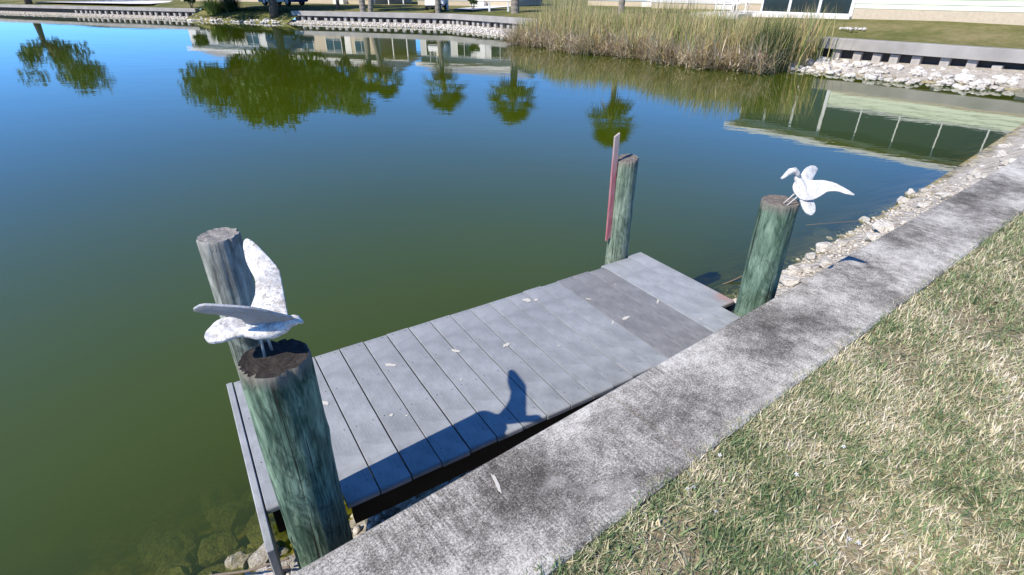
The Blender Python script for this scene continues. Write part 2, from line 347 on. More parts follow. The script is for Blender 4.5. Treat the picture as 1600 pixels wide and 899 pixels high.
# ------------------------------------------------------------------ the pond outline and the land round it
# clockwise from the far left; (x, y, cap?, rock shelf width, rise of the lawn behind)
POND = [(-75, 75.1, 1.2, 0.25), (-31, 53.7, 1.2, 0.25), (-14.4, 45.6, 1.2, 0.20), (-4.2, 41.3, 1.3, 0.15), (-1.2, 37.6, 2.0, 0.20),
        (12.5, 19.4, 2.6, 0.50), (16.6, 14.05, 1.6, 0.30), (-0.672 + 0.7972 * 8, 0.983 + 0.6037 * 8, 0.95, 0.0), (-0.672, 0.983, 0.74, 0.0),
        (-16.672, -11.13, 0.7, 0.0), (-80, -20, 1.2, 0.1), (-100, 30, 1.2, 0.2)]
PV = [Vector((p[0], p[1], 0)) for p in POND]
def edge_normal(i):                          # outward, away from the water
    d = (PV[(i + 1) % len(PV)] - PV[i]).normalized(); return Vector((-d.y, d.x, 0))
def miter(i):
    a, b = edge_normal(i - 1), edge_normal(i); m = (a + b); return m / m.dot(b)
MIT = [miter(i) for i in range(len(PV))]
def ring_strip(name, profile, mat, sub=None):
    """profile(i) -> list of (offset outward, z); quads between neighbouring pond corners"""
    V, F = [], []; rows = [profile(i) for i in range(len(PV))]; k = len(rows[0])
    for i, r in enumerate(rows):
        for off, z in r:
            p = PV[i] + MIT[i] * off; V.append((p.x, p.y, z))
    n = len(PV)
    for i in range(n):
        j = (i + 1) % n
        for q in range(k - 1): F.append((i * k + q, i * k + q + 1, j * k + q + 1, j * k + q))
    me = from_arrays(name, V, F, True); return me
def land_z(i, off):
    r = POND[i][3]; t = min(max((off - 0.6) / 4.0, 0), 1); t = t * t * (3 - 2 * t); return ZC - 0.035 + r * t
def bank_top(i): return {6: .40, 7: .40, 8: .30, 9: .22}.get(i, 0.17)
lawn = link('lawn', ring_strip('lawn', lambda i: [(o, land_z(i, o)) for o in (0.46, 1.2, 2.2, 3.4, 5.0, 9, 30, 120, 480)], MAT['lawn']), MAT['lawn'])
tag(lawn, kind='structure')
bank = link('pond_bank', ring_strip('pond_bank', lambda i: [(0.34, bank_top(i) + .04), (0.0, bank_top(i)), (-POND[i][2] * .5, bank_top(i) * .5), (-POND[i][2], 0.0), (-POND[i][2] - 1.1, -0.5), (-POND[i][2] - 3.0, -1.1), (-POND[i][2] - 4.6, -1.5)], MAT['bed']), MAT['bed'])
tag(bank, kind='structure')
bm = bmesh.new(); f = bm.faces.new([bm.verts.new((p.x, p.y, -1.45)) for p in PV]); bmesh.ops.triangulate(bm, faces=[f])
bed = link('pond_bed', from_bm(bm, 'pond_bed'), MAT['bed']); tag(bed, kind='structure')
bm = bmesh.new(); f = bm.faces.new([bm.verts.new((p.x + MIT[i].x * .02, p.y + MIT[i].y * .02, 0.0)) for i, p in enumerate(PV)]); bmesh.ops.triangulate(bm, faces=[f])
me = from_bm(bm, 'pond_water')
if me.polygons[0].normal.z < 0: me.flip_normals()
water = link('pond_water', me, MAT['water']); tag(water, kind='structure')

def along(i, s):                             # point s metres along pond edge i
    d = (PV[(i + 1) % len(PV)] - PV[i]).normalized(); return PV[i] + d * s

# ------------------------------------------------------------------ seawalls: cap, wall panel, pilings under the cap
def seawall(label, runs, cap_mat, pilings=None, thick=0.30, group=None, width=0.473):
    root = empty('seawall', (runs[0][0].x, runs[0][0].y, 0)); tag(root, label, 'seawall', group)
    def rel(p): return Vector((p.x - root.location.x, p.y - root.location.y, p.z))
    for a, b, ma, mb in runs:                # ma, mb: offset directions at both ends
        bm = bmesh.new(); sec = [(0, ZC - thick), (0, ZC - 0.012), (0.012, ZC), (width - 0.012, ZC), (width, ZC - 0.012), (width, ZC - thick)]
        r0 = [bm.verts.new(rel(a + ma * o) + Vector((0, 0, z))) for o, z in sec]; r1 = [bm.verts.new(rel(b + mb * o) + Vector((0, 0, z))) for o, z in sec]
        for k in range(6): bm.faces.new((r0[k], r0[(k + 1) % 6], r1[(k + 1) % 6], r1[k]))
        bm.faces.new(r0[::-1]); bm.faces.new(r1)
        link('cap', from_bm(bm, 'cap'), cap_mat, root)
        bm = bmesh.new(); vs = []
        for o, z in ((0.36, -0.3), (0.36, ZC - thick - .002), (0.45, ZC - thick - .002), (0.45, -0.3)):
            vs.append((bm.verts.new(rel(a + ma * o) + Vector((0, 0, z))), bm.verts.new(rel(b + mb * o) + Vector((0, 0, z)))))
        for k in range(4): bm.faces.new((vs[k][0], vs[(k + 1) % 4][0], vs[(k + 1) % 4][1], vs[k][1]))
        link('wall_panel', from_bm(bm, 'wall_panel'), MAT['panel'], root)
    if pilings:
        me = box_me('piling', -0.13, 0.13, -0.10, 0.10, -0.2, ZC - thick - 0.004, 0.012, 1); me.materials.append(MAT['block'])
        for a, b, sp in pilings:
            d = (b - a); L = d.length; d.normalize(); n = Vector((-d.y, d.x, 0)); ang = math.atan2(d.y, d.x); s = 0.35
            while s < L:
                p = rel(a + d * s + n * 0.225); link('piling', me, None, root, (p.x, p.y, random.uniform(-.12, .0)), ang + random.uniform(-.12, .12)); s += sp * random.uniform(0.84, 1.16)
    return root
def run(i, s0, s1, m0=None, m1=None):
    n = edge_normal(i); return (along(i, s0), along(i, s1), m0 or n, m1 or n)
L = [(PV[(i + 1) % len(PV)] - PV[i]).length for i in range(len(PV))]
JOINT = 1.38
sN = lambda s: NEAR_A + NEAR_D * s
nn = edge_normal(7)
seawall('weathered grey concrete seawall cap running beside the dock and lawn',
        [(PV[6], sN(JOINT + 0.002), MIT[6], nn), (sN(JOINT - 0.002), PV[9], nn, MIT[9])], MAT['cap'])
e1 = L[1]
seawall('pale concrete seawall on the far bank left of the lime green shrub', [run(0, 18, L[0], None, MIT[1]), run(1, 0, 0.235 * e1, MIT[1])], MAT['far_cap'],
        [(along(0, L[0] - 14), PV[1], 0.85), (PV[1], along(1, 0.235 * e1), 0.85)], 0.27)
seawall('long pale concrete seawall on the far bank behind the palms, ending at the reeds', [run(1, 0.84 * e1, e1, None, MIT[2]), run(2, 0, L[2], MIT[2], MIT[3]), run(3, 0, L[3], MIT[3], MIT[4]), run(4, 0, 7, MIT[4])], MAT['far_cap'],
        [(along(1, 0.84 * e1), PV[2], 0.62), (PV[2], PV[3], 0.62), (PV[3], PV[4], 0.62), (PV[4], along(4, 7), 0.66)], 0.32)
seawall('grey concrete seawall right of the reeds, in front of the pale green house', [run(4, 7.01, L[4], None, MIT[5]), run(5, 0, L[5], MIT[5], MIT[6])], MAT['far_cap'],
        [(along(4, 19.5), PV[5], 0.72), (PV[5], along(5, 5), 0.72)], 0.34)

V, F = [], []; cols = 30; prof = ((2.2, ZC + .0), (0.9, ZC - .02), (0.35, .66), (-0.25, .40), (-0.85, .16), (-1.35, -.05))
for k in range(cols + 1):
    c = along(1, (0.225 + 0.65 * k / cols) * L[1]); n_ = edge_normal(1)
    for o_, z_ in prof:
        q_ = c + n_ * o_; V.append((q_.x, q_.y, z_ + 0.10 * noise.noise(Vector((q_.x * .9, q_.y * .9, 0))) * (z_ < ZC - .1)))
for k in range(cols):
    for j in range(5): F.append((k * 6 + j, k * 6 + j + 1, k * 6 + j + 7, k * 6 + j + 6))
me = from_arrays('bank_slope', V, F, True)
if me.polygons[3].normal.z < 0: me.flip_normals()
tag(link('bank_slope', me, MAT['lawn']), kind='structure')

# ------------------------------------------------------------------ rocks
def rock_mesh(seed, sub=2, rough=0.36):
    bm = bmesh.new(); bmesh.ops.create_icosphere(bm, subdivisions=sub, radius=0.5)
    o = Vector((seed * 7.3, seed * 3.1, seed * 5.7)); rnd = random.Random(seed)
    planes = [(Vector((rnd.gauss(0, 1), rnd.gauss(0, 1), rnd.gauss(0, 1))).normalized(), rnd.uniform(0.26, 0.42)) for _ in range(9)]
    for v in bm.verts:
        p = v.co.copy(); d = p.normalized()
        for n, c in planes:
            k = v.co.dot(n)
            if k > c: v.co -= n * (k - c) * 0.9
        v.co += d * rough * 0.35 * noise.noise(p * 3.0 + o) + d * rough * 0.16 * noise.noise(p * 9 + o)
        v.co.z *= 0.66
    return from_bm(bm, 'rock', False)
ROCKS = [rock_mesh(k, 3) for k in range(9)]; SMALL = [rock_mesh(k + 20, 1) for k in range(6)]
for r in ROCKS + SMALL: r.materials.append(MAT['rock'])
def bank_z(p, w): return 0.40 * (1 - p / w) if p < w else -0.5 * (p - w) / 1.1
def put_rock(parent, pos, size, k=None, mesh=None):
    o = link('rock', mesh or random.choice(ROCKS), None, parent, pos); s = size
    o.rotation_euler = (random.uniform(-.35, .35), random.uniform(-.35, .35), random.uniform(0, 6.28)); o.scale = (s * random.uniform(.85, 1.25), s * random.uniform(.8, 1.1), s * random.uniform(.8, 1.15)); return o
rocky = []
def near_bank(s, p):
    t = min(max(s / 8, 0), 1); w = .74 + .21 * t; h = .30 + .10 * t; return h * (1 - p / w) if p < w else -0.5 * (p - w) / 1.1
def near_rock(s, p, size, dz=0.0):
    q = sN(s) + NEAR_N * p; put_rock(bank, (q.x, q.y, near_bank(s, p) + size * 0.16 + dz), size)
# the ones that stand out in the photograph
for s, p, sz in [(4.42, .60, .20), (4.20, .66, .10), (5.55, .80, .20), (5.75, .72, .13), (4.72, .72, .17), (4.95, .55, .18), (5.2, .78, .14), (5.9, .52, .2), (6.3, .6, .22), (3.9, .52, .17), (3.65, .45, .15), (3.4, .5, .13),
                 (-.02, .64, .10), (-.10, .70, .09), (-.16, .60, .10), (0.05, .86, .12), (-.10, 1.0, .12), (-.25, .9, .13), (.34, .40, .12), (.44, .48, .09), (.28, .50, .08), (.55, .42, .08), (-.05, .50, .11), (.08, .55, .09), (-.35, .62, .11), (-.5, .75, .12),
                 (-.35, 1.15, .22), (-.02, 1.20, .2), (-.75, 1.05, .24), (.1, 1.45, .28), (-.5, 1.5, .3), (-.15, 1.7, .3), (3.4, 1.15, .26), (3.0, 1.3, .24), (3.8, 1.25, .28), (4.3, 1.1, .2), (4.9, 1.15, .26), (5.6, 1.3, .3), (6.4, 1.2, .24), (2.7, 1.1, .2)]:
    near_rock(s, p, sz, -0.05 if p > .9 else 0.0)
for s_r, p_r, z_r, k_r in [(-.03, .80, -.01, .17), (-.13, .86, -.03, .15), (.02, .98, -.07, .2), (-.30, .82, -.02, .17), (-.20, 1.05, -.09, .22), (-.45, .98, -.08, .24), (.10, 1.18, -.13, .24), (-.10, 1.30, -.17, .28), (-.62, .84, -.03, .16), (-.40, 1.3, -.18, .3), (-.75, 1.1, -.12, .25), (-.07, .68, .03, .11), (-.2, .70, .03, .10), (.04, .66, .05, .09), (-.33, .67, .03, .11)]:
    q = sN(s_r) + NEAR_N * p_r; put_rock(bank, (q.x, q.y, z_r), k_r)
for _ in range(150):
    s = random.uniform(2.6, 16); p = random.uniform(0.1, 1.0)
    near_rock(s, p, random.choice((.06, .08, .08, .10, .12, .15)) * (1 if s < 7 else 1.3))
for _ in range(40): near_rock(random.uniform(-1.6, 2.6), random.uniform(0.25, 1.0), random.uniform(.06, .13))
def rubble(name, pts, sizes, parent=None):
    V, F = [], []; off = 0
    base = [(np.array([v.co[:] for v in m.vertices]), np.array([p.vertices[:] for p in m.polygons])) for m in SMALL]
    for (x, y, z), s in zip(pts, sizes):
        v, f = base[random.randrange(len(base))]; a = random.uniform(0, 6.28); c, sn = math.cos(a), math.sin(a)
        R = np.array([[c, -sn, 0], [sn, c, 0], [0, 0, 1]]); t = random.uniform(-.5, .5); R = R @ np.array([[1, 0, 0], [0, math.cos(t), -math.sin(t)], [0, math.sin(t), math.cos(t)]])
        V.append((v * np.array([s * random.uniform(.8, 1.4), s, s]) ) @ R.T + np.array([x, y, z])); F.append(f + off); off += len(v)
    return link(name, from_arrays(name, np.concatenate(V), np.concatenate(F)), MAT['rock'], parent)
pts, sz = [], []
for _ in range(3200):
    s = random.uniform(-1.5, 9) if random.random() < .8 else random.uniform(9, 18); p = random.uniform(0.05, 1.05); q = sN(s) + NEAR_N * p; k = random.uniform(.02, .055)
    pts.append((q.x, q.y, near_bank(s, p) + k * .2)); sz.append(k)
tag(rubble('rubble', pts, sz, bank), kind='stuff')
# right bank and far bank
d4 = (PV[5] - PV[4]).normalized(); n4 = edge_normal(4)
for _ in range(150):
    s = random.uniform(20.2, L[4] + 4); p = random.uniform(0.15, 2.9); q = PV[4] + d4 * s - n4 * p; k = random.uniform(.14, .34)
    put_rock(bank, (q.x, q.y, 0.17 * max(0, 1 - p / 2.6) + .03), k, mesh=random.choice(ROCKS[:5]))
d1 = (PV[2] - PV[1]).normalized(); n1 = edge_normal(1)
for _ in range(110):
    s = random.uniform(.24, .84) * e1; p = random.uniform(0.0, 1.7); q = PV[1] + d1 * s - n1 * p; k = random.uniform(.18, .45)
    put_rock(bank, (q.x, q.y, 0.30 * max(0, 1 - p / 1.2) + .04), k, mesh=random.choice(SMALL))
pts, sz = [], []
for i, n in ((0, 300), (1, 500), (2, 500), (3, 250), (4, 900)):
    dd = (PV[i + 1] - PV[i]).normalized(); en = edge_normal(i); w = POND[i][2]
    for _ in range(n):
        s = random.uniform(0, L[i]); t = s / L[i]; ww = w + (POND[i + 1][2] - w) * t; p = random.uniform(0.0, ww * 1.08); q = PV[i] + dd * s - en * p; k = random.uniform(.07, .22)
        pts.append((q.x, q.y, 0.17 * max(0, 1 - p / ww) + .02)); sz.append(k)
tag(rubble('rubble', pts, sz, bank), kind='stuff')

# ------------------------------------------------------------------ the timber piles
def pile(label, x, y, ztop, rtop, rbot, dark, mid, pale, seed, grey=0.0, end=(0.42, 0.38, 0.33), slope=(0, 0)):
    root = empty('dock_pile', (x, y, 0)); tag(root, label, 'pile', 'timber piles at the dock corners')
    segs, rings, zb = 72, 64, -1.15; rnd = random.Random(seed)
    zt = ztop
    cracks = [(rnd.uniform(0, 6.28), rnd.uniform(.05, .30), rnd.uniform(.005, .013), rnd.uniform(.022, .05)) for _ in range(26)] + [(rnd.uniform(0, 6.28), rnd.uniform(.5, 1.1), .005, .022) for _ in range(7)]
    knots = [(rnd.uniform(0, 6.28), rnd.uniform(zt - .8, zt - .12), rnd.uniform(.015, .03)) for _ in range(6)]
    V, F = [], []
    for j in range(rings + 1):
        t = j / rings; t = 1 - (1 - t) ** 1.4; z = zb + (zt - zb) * t
        for k in range(segs):
            a = 2 * math.pi * k / segs; r = rbot + (rtop - rbot) * t
            p = Vector((math.cos(a) * 2.2, math.sin(a) * 2.2, z * 2.0 + seed))
            r += 0.004 * noise.noise(p) + 0.0022 * noise.noise(Vector((math.cos(a) * 9, math.sin(a) * 9, z * 1.3 + seed)))
            for ca, ln, dp, wd in cracks:
                da = abs((a - ca + 0.15 * noise.noise(Vector((z * 5, ca, seed))) + math.pi) % (2 * math.pi) - math.pi)
                if da < wd * 3 and zt - z < ln: r -= dp * math.exp(-(da / wd) ** 2) * (1 - (zt - z) / ln)
            for ka, kz, kr in knots:
                dx = ((a - ka + math.pi) % (2 * math.pi) - math.pi) * r; dd = math.hypot(dx, (z - kz) * .8)
                if dd < kr * 2: r += 0.005 * math.exp(-(dd / kr) ** 2)
            edge = max(0.0, 1 - (zt - z) / 0.006); r -= 0.004 * edge
            zz = z + (slope[0] * math.cos(a) + slope[1] * math.sin(a)) * r * (t if t > .9 else 0) * (1 if t > .9 else 0) * max(0, (t - .9) / .1)
            V.append((r * math.cos(a), r * math.sin(a), zz))
        if j:
            b = (j - 1) * segs
            for k in range(segs): F.append((b + k, b + (k + 1) % segs, b + segs + (k + 1) % segs, b + segs + k))
    me = from_arrays('shaft', V, F, True)
    link('shaft', me, pile_mat('pile_timber', dark, mid, pale, grey, zt), root)
    top = V[-segs:]; bm = bmesh.new(); rr = []
    for q in range(9):
        f_ = 1 - q / 9.0; ring = []
        for x_, y_, z_ in top:
            zz = (zt + (slope[0] * x_ + slope[1] * y_) * f_) * 1 + (z_ - zt - (slope[0] * x_ + slope[1] * y_)) * f_ ** 6
            zz += 0.006 * noise.noise(Vector((x_ * f_ * 22 + seed, y_ * f_ * 22, 0))) * (0 if q == 0 else 1) - (0.003 if q > 0 else 0)
            ring.append(bm.verts.new((x_ * f_, y_ * f_, zz - zt)))
        rr.append(ring)
    for a_, b_ in zip(rr, rr[1:]):
        for k in range(segs): bm.faces.new((a_[k], a_[(k + 1) % segs], b_[(k + 1) % segs], b_[k]))
    bm.faces.new(rr[-1])
    link('end_grain', from_bm(bm, 'end_grain', True), endgrain_mat('pile_end_grain', end), root, (0, 0, zt))
    return root
G_D, G_M, G_P = (0.030, 0.048, 0.040), (0.105, 0.165, 0.120), (0.30, 0.37, 0.29)
PA, PB, PC, PD = (-0.73, 1.335), (-1.372, 2.312), (0.815, 3.632), (1.52, 2.832)
pile('thick dark green timber pile nearest the camera, carrying the gull with raised wing', *PA, ZC + 0.55, 0.1075, 0.112, (0.007, 0.014, 0.011), (0.042, 0.082, 0.059), (0.22, 0.32, 0.235), 3.0, end=(0.085, 0.075, 0.068))
pile('grey weathered timber pile with bare top behind the nearest gull', *PB, ZC + 0.535, 0.094, 0.098, (0.018, 0.022, 0.019), (0.085, 0.105, 0.086), (0.36, 0.40, 0.34), 11.0, grey=0.65, end=(0.52, 0.50, 0.47))
pc = pile('slim pale green timber pile at the outer corner with the red board', *PC, ZC + 0.53, 0.077, 0.090, (0.040, 0.052, 0.040), (0.13, 0.185, 0.135), (0.33, 0.39, 0.305), 17.0, end=(0.34, 0.30, 0.27), slope=(0.10, 0.12))
pile('green timber pile by the seawall carrying the gull with dipped tail', *PD, ZC + 0.515, 0.100, 0.106, (0.018, 0.036, 0.025), (0.066, 0.115, 0.081), (0.20, 0.285, 0.215), 23.0, end=(0.36, 0.31, 0.27))
# faded red board nailed to the slim pile
def red_mat():
    m = M('faded_red_paint', 0.85, 0.2); v = m.coord('Object', (60, 60, 9)); sep = m.n('ShaderNodeSeparateXYZ'); m.l(m.coord('Object'), sep.inputs[0])
    c = m.mix(m.ramp(m.noise(1, 5, 0.65, v), [(0.38, 0.0), (0.66, 0.8)]), (0.34, 0.095, 0.11), (0.46, 0.26, 0.27))
    up = m.ramp(m.math('ADD', sep.outputs[2], m.math('MULTIPLY', m.math('SUBTRACT', m.noise(1, 4, .6, v), .5), .25)), [(0.50, 0.0), (0.74, 0.9)])
    m.color(m.mix(up, c, (0.36, 0.32, 0.30))); return m.m
bm = bmesh.new(); H0, H1 = 0.0, 0.775
sec = [(-0.019, -0.009), (0.019, -0.009), (0.019, 0.009), (-0.019, 0.009)]
lo = [bm.verts.new((x_, y_, H0 + (0.03 if x_ > 0 else 0))) for x_, y_ in sec]; hi = [bm.verts.new((x_, y_, H1 + (0.012 if x_ > 0 else -0.012))) for x_, y_ in sec]
for k in range(4): bm.faces.new((lo[k], lo[(k + 1) % 4], hi[(k + 1) % 4], hi[k]))
bm.faces.new(lo[::-1]); bm.faces.new(hi)
bmesh.ops.bevel(bm, geom=bm.edges[:], offset=0.002, segments=1, affect='EDGES')
rb = link('marker_board', from_bm(bm, 'marker_board'), red_mat(), pc, (-0.086, -0.040, ZC - 0.075)); rb.rotation_euler = (0.0, -0.012, 0.35); tag(rb, 'narrow faded red board nailed upright to the pile')

# ------------------------------------------------------------------ the dock
DECKZ = ZC - 0.2; PITCHW = 0.1362; NPL = 21; DROT = math.radians(31.68)
dock = empty('dock', (-1.41, 2.132, DECKZ), DROT); tag(dock, 'grey plank dock between four timber piles beside the seawall', 'dock')
plank_cache = {}
def plank_me(v0, v1, mat, g=0.0022):
    key = (round(v0, 3), round(v1, 3), mat, g)
    if key not in plank_cache:
        bm = bmesh.new(); bm_box(bm, g, PITCHW - g, v0, v1, -0.026, 0)
        top_end = [e for e in bm.edges if all(abs(v.co.z) < 1e-5 for v in e.verts) and abs(e.verts[0].co.y - e.verts[1].co.y) < 1e-5]
        bmesh.ops.bevel(bm, geom=top_end, offset=0.011, segments=4, affect='EDGES', profile=0.5)
        long_e = [e for e in bm.edges if abs(e.verts[0].co.z) < 1e-5 and abs(e.verts[1].co.z) < 1e-5 and abs(e.verts[0].co.x - e.verts[1].co.x) < 1e-5]
        bmesh.ops.bevel(bm, geom=long_e, offset=0.0028, segments=2, affect='EDGES', profile=0.5)
        me = from_bm(bm, 'plank'); me.materials.append(MAT[mat]); plank_cache[key] = me
    return plank_cache[key]
for i in range(NPL):
    v0, v1, mt = -1.045, 0.0, 'deck'
    if i < 2: v0 = -0.90
    if i == 20: v0, v1 = -0.815, 0.045
    if i in (18, 19): v1 = 0.012
    if 15 <= i <= 17: mt = 'deck_dark'
    if i >= 18: mt = 'deck_light'
    p = link('plank', plank_me(v0, v1, mt, .0034 if i < 9 else (.0022 if i < 13 else .0013)), None, dock, (i * PITCHW + random.uniform(-.0006, .0006), random.uniform(-.007, .007), random.uniform(-.0022, .0016)))
    p.rotation_euler = (0, 0, random.uniform(-.0012, .0012))
Wd = NPL * PITCHW
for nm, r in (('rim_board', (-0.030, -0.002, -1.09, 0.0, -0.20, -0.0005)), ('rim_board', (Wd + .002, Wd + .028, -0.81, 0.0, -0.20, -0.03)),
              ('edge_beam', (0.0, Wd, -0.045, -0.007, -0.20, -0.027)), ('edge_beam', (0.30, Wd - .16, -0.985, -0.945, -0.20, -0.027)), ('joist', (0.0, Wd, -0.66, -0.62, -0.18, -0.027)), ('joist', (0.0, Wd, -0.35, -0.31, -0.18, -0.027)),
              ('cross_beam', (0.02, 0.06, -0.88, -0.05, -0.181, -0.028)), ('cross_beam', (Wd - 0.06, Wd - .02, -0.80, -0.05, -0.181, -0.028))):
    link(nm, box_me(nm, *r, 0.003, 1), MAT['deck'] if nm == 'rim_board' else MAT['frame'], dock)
scr = []
for i in range(NPL):
    for v in (-0.965, -0.64, -0.33, -0.025):
        if (i < 2 or i == 20) and v < -.8: continue
        for u in (0.028, PITCHW - 0.028): scr.append((i * PITCHW + u + random.uniform(-.003, .003), v + random.uniform(-.006, .006)))
V, F = [], []
for u, v in scr:
    b = len(V)
    for k in range(6): V.append((u + .0027 * math.cos(k * 1.047), v + .0027 * math.sin(k * 1.047), 0.0019))
    F.append([b + k for k in range(6)])
tag(link('screw_heads', from_arrays('screw_heads', V, F), MAT['tyre'], dock), kind='stuff')
def splat(u, v, a, b, rot, seed, parent, mat, z=0.0014, name='pale_stain', n=18, th=0.0012):
    rnd = random.Random(seed); bm = bmesh.new(); lo, hi = [], []
    for k in range(n):
        t = 2 * math.pi * k / n; r = 1 + 0.55 * noise.noise(Vector((math.cos(t) * 1.4, math.sin(t) * 1.4, seed * 3.7))) + rnd.uniform(-.12, .12)
        x_, y_ = a * r * math.cos(t), b * r * math.sin(t); x_, y_ = x_ * math.cos(rot) - y_ * math.sin(rot), x_ * math.sin(rot) + y_ * math.cos(rot)
        lo.append(bm.verts.new((x_, y_, 0))); hi.append(bm.verts.new((x_ * .96, y_ * .96, th)))
    bm.faces.new(hi); bm.faces.new(lo[::-1])
    for k in range(n): bm.faces.new((lo[k], lo[(k + 1) % n], hi[(k + 1) % n], hi[k]))
    return link(name, from_bm(bm, name), mat, parent, (u, v, z))
for k, (u, v, a, b, r) in enumerate([(.349, -.402, .032, .013, -.9), (.736, -.292, .028, .012, -.6), (1.088, -.361, .026, .011, -.9), (1.355, -.462, .024, .010, .3), (1.724, -.11, .030, .016, -1.0), (1.775, -.14, .018, .010, .2),
                                      (2.12, -.605, .030, .014, .2), (2.02, -.60, .020, .007, .8), (2.43, -.565, .026, .007, .7), (2.07, -.307, .018, .006, -.9), (0.60, -.66, .010, .008, 0), (0.66, -.70, .007, .005, 0), (1.0, -.6, .006, .006, 0), (2.5, -.85, .007, .005, 0), (2.35, -.25, .008, .004, .6), (2.62, -.4, .009, .005, 0), (2.7, -.33, .006, .005, 0), (1.6, -.62, .006, .004, 0)]):
    splat(u, v, a, b, r, k + 1, dock, MAT['stain'])

# ------------------------------------------------------------------ carved gulls
def Z(pts): return [(x_, y_, z_ + ZC) for x_, y_, z_ in pts]
def gull(label, body, brad, head, wings, tail, legs, mat, base, rough_seed):
    root = empty('gull_sculpture', base); tag(root, label, 'sculpture', 'carved gulls on the piles'); B = Vector(base)
    def loc(pts): return [Vector(p) - B for p in pts]
    def wobble(me, amp=0.0016):
        for v in me.vertices:
            q = (v.co + Vector((rough_seed, 0, 0)))
            v.co += Vector((noise.noise(q * 40), noise.noise(q * 40 + Vector((9, 0, 0))), noise.noise(q * 40 + Vector((0, 9, 0))))) * amp
        me.update(); return me
    def sharp(me): me.set_sharp_from_angle(angle=math.radians(32)); return me
    bm = bmesh.new(); sweep(bm, loc(body), brad, 18, 0.92); link('body', wobble(from_bm(bm, 'body', True)), mat, root)
    bm = bmesh.new(); sweep(bm, loc(head[0]), head[1], 14, 0.95); link('head', wobble(from_bm(bm, 'head', True)), mat, root)
    for pts, nrm, th, wm in wings:
        bm = bmesh.new(); slab(bm, smooth_outline(loc(pts), 1), nrm, th, th * 0.42); link('wing', sharp(wobble(from_bm(bm, 'wing', True), 0.0007)), wm, root)
    bm = bmesh.new(); slab(bm, smooth_outline(loc(tail[0]), 2), tail[1], tail[2], tail[2] * .42); link('tail', sharp(wobble(from_bm(bm, 'tail', True))), mat, root)
    for a, b in legs:
        bm = bmesh.new(); sweep(bm, loc([a, b]), [0.0042, 0.0042], 8); link('leg', from_bm(bm, 'leg', True), MAT['peg'], root)
    return root
farA = Z([(-.660, 1.310, .680), (-.655, 1.335, .692), (-.666, 1.36, .703), (-.708, 1.457, .76), (-.723, 1.489, .78), (-.774, 1.533, .808), (-.821, 1.57, .833), (-.851, 1.584, .843), (-.858, 1.565, .833), (-.833, 1.51, .80), (-.808, 1.476, .779), (-.786, 1.451, .764), (-.771, 1.405, .737), (-.775, 1.365, .715), (-.785, 1.330, .690), (-.770, 1.310, .672)])
nearA = Z([(-0.865, 1.235, 0.786), (-0.813, 1.202, 0.824), (-0.772, 1.206, 0.819), (-0.706, 1.217, 0.807), (-0.67, 1.236, 0.785), (-0.637, 1.263, 0.753), (-0.609, 1.284, 0.729), (-0.671, 1.35, 0.652), (-0.734, 1.389, 0.607), (-0.777, 1.364, 0.636), (-0.777, 1.317, 0.69), (-0.766, 1.283, 0.73), (-0.81, 1.258, 0.758), (-0.852, 1.248, 0.77)])
tailA = Z([(-.896, 1.292, .652), (-.899, 1.316, .659), (-.882, 1.362, .672), (-.837, 1.374, .675), (-.79, 1.358, .67), (-.76, 1.334, .663), (-.76, 1.310, .657), (-.80, 1.300, .653), (-.83, 1.280, .649), (-.874, 1.272, .647)])
gull('worn white carved gull with one wing raised, perched on the nearest pile',
     Z([(-.835, 1.325, .657), (-.80, 1.325, .655), (-.75, 1.322, .654), (-.70, 1.318, .664), (-.665, 1.312, .682), (-.642, 1.307, .697)]), [.006, .017, .026, .028, .024, .015],
     (Z([(-.652, 1.308, .692), (-.637, 1.306, .702), (-.625, 1.304, .708), (-.614, 1.302, .710), (-.606, 1.301, .706), (-.598, 1.300, .702)]), [.013, .017, .017, .013, .008, .003]),
     [(farA, (-.072, .484, -.872), .011, MAT['gull_a']), (nearA, (.002, -.757, -.654), .008, MAT['gull_a_shaded'])], (tailA, (-.1, -.27, .96), .011),
     [(Z([(-.762, 1.342, .543)])[0], Z([(-.752, 1.330, .645)])[0]), (Z([(-.752, 1.376, .543)])[0], Z([(-.735, 1.335, .645)])[0])], MAT['gull_a'], (PA[0], PA[1], ZC + 0.545), 1.0)
nearD = Z([(1.558, 2.82, 0.622), (1.579, 2.83, 0.641), (1.609, 2.822, 0.643), (1.646, 2.806, 0.638), (1.694, 2.796, 0.645), (1.751, 2.771, 0.637), (1.801, 2.736, 0.615), (1.843, 2.699, 0.589), (1.797, 2.715, 0.59), (1.764, 2.735, 0.601), (1.713, 2.747, 0.597), (1.68, 2.739, 0.575), (1.645, 2.733, 0.555), (1.602, 2.739, 0.547), (1.573, 2.755, 0.554), (1.552, 2.785, 0.58), (1.548, 2.805, 0.602)])
farD = Z([(1.575, 2.81, .645), (1.617, 2.865, .677), (1.651, 2.897, .687), (1.681, 2.915, .689), (1.708, 2.924, .684), (1.725, 2.914, .669), (1.685, 2.863, .647), (1.654, 2.82, .630), (1.62, 2.79, .61)])
tailD = Z([(1.590, 2.780, .575), (1.581, 2.760, .548), (1.588, 2.731, .514), (1.606, 2.709, .487), (1.634, 2.699, .475), (1.658, 2.713, .490), (1.664, 2.732, .512), (1.655, 2.760, .545), (1.640, 2.785, .575)])
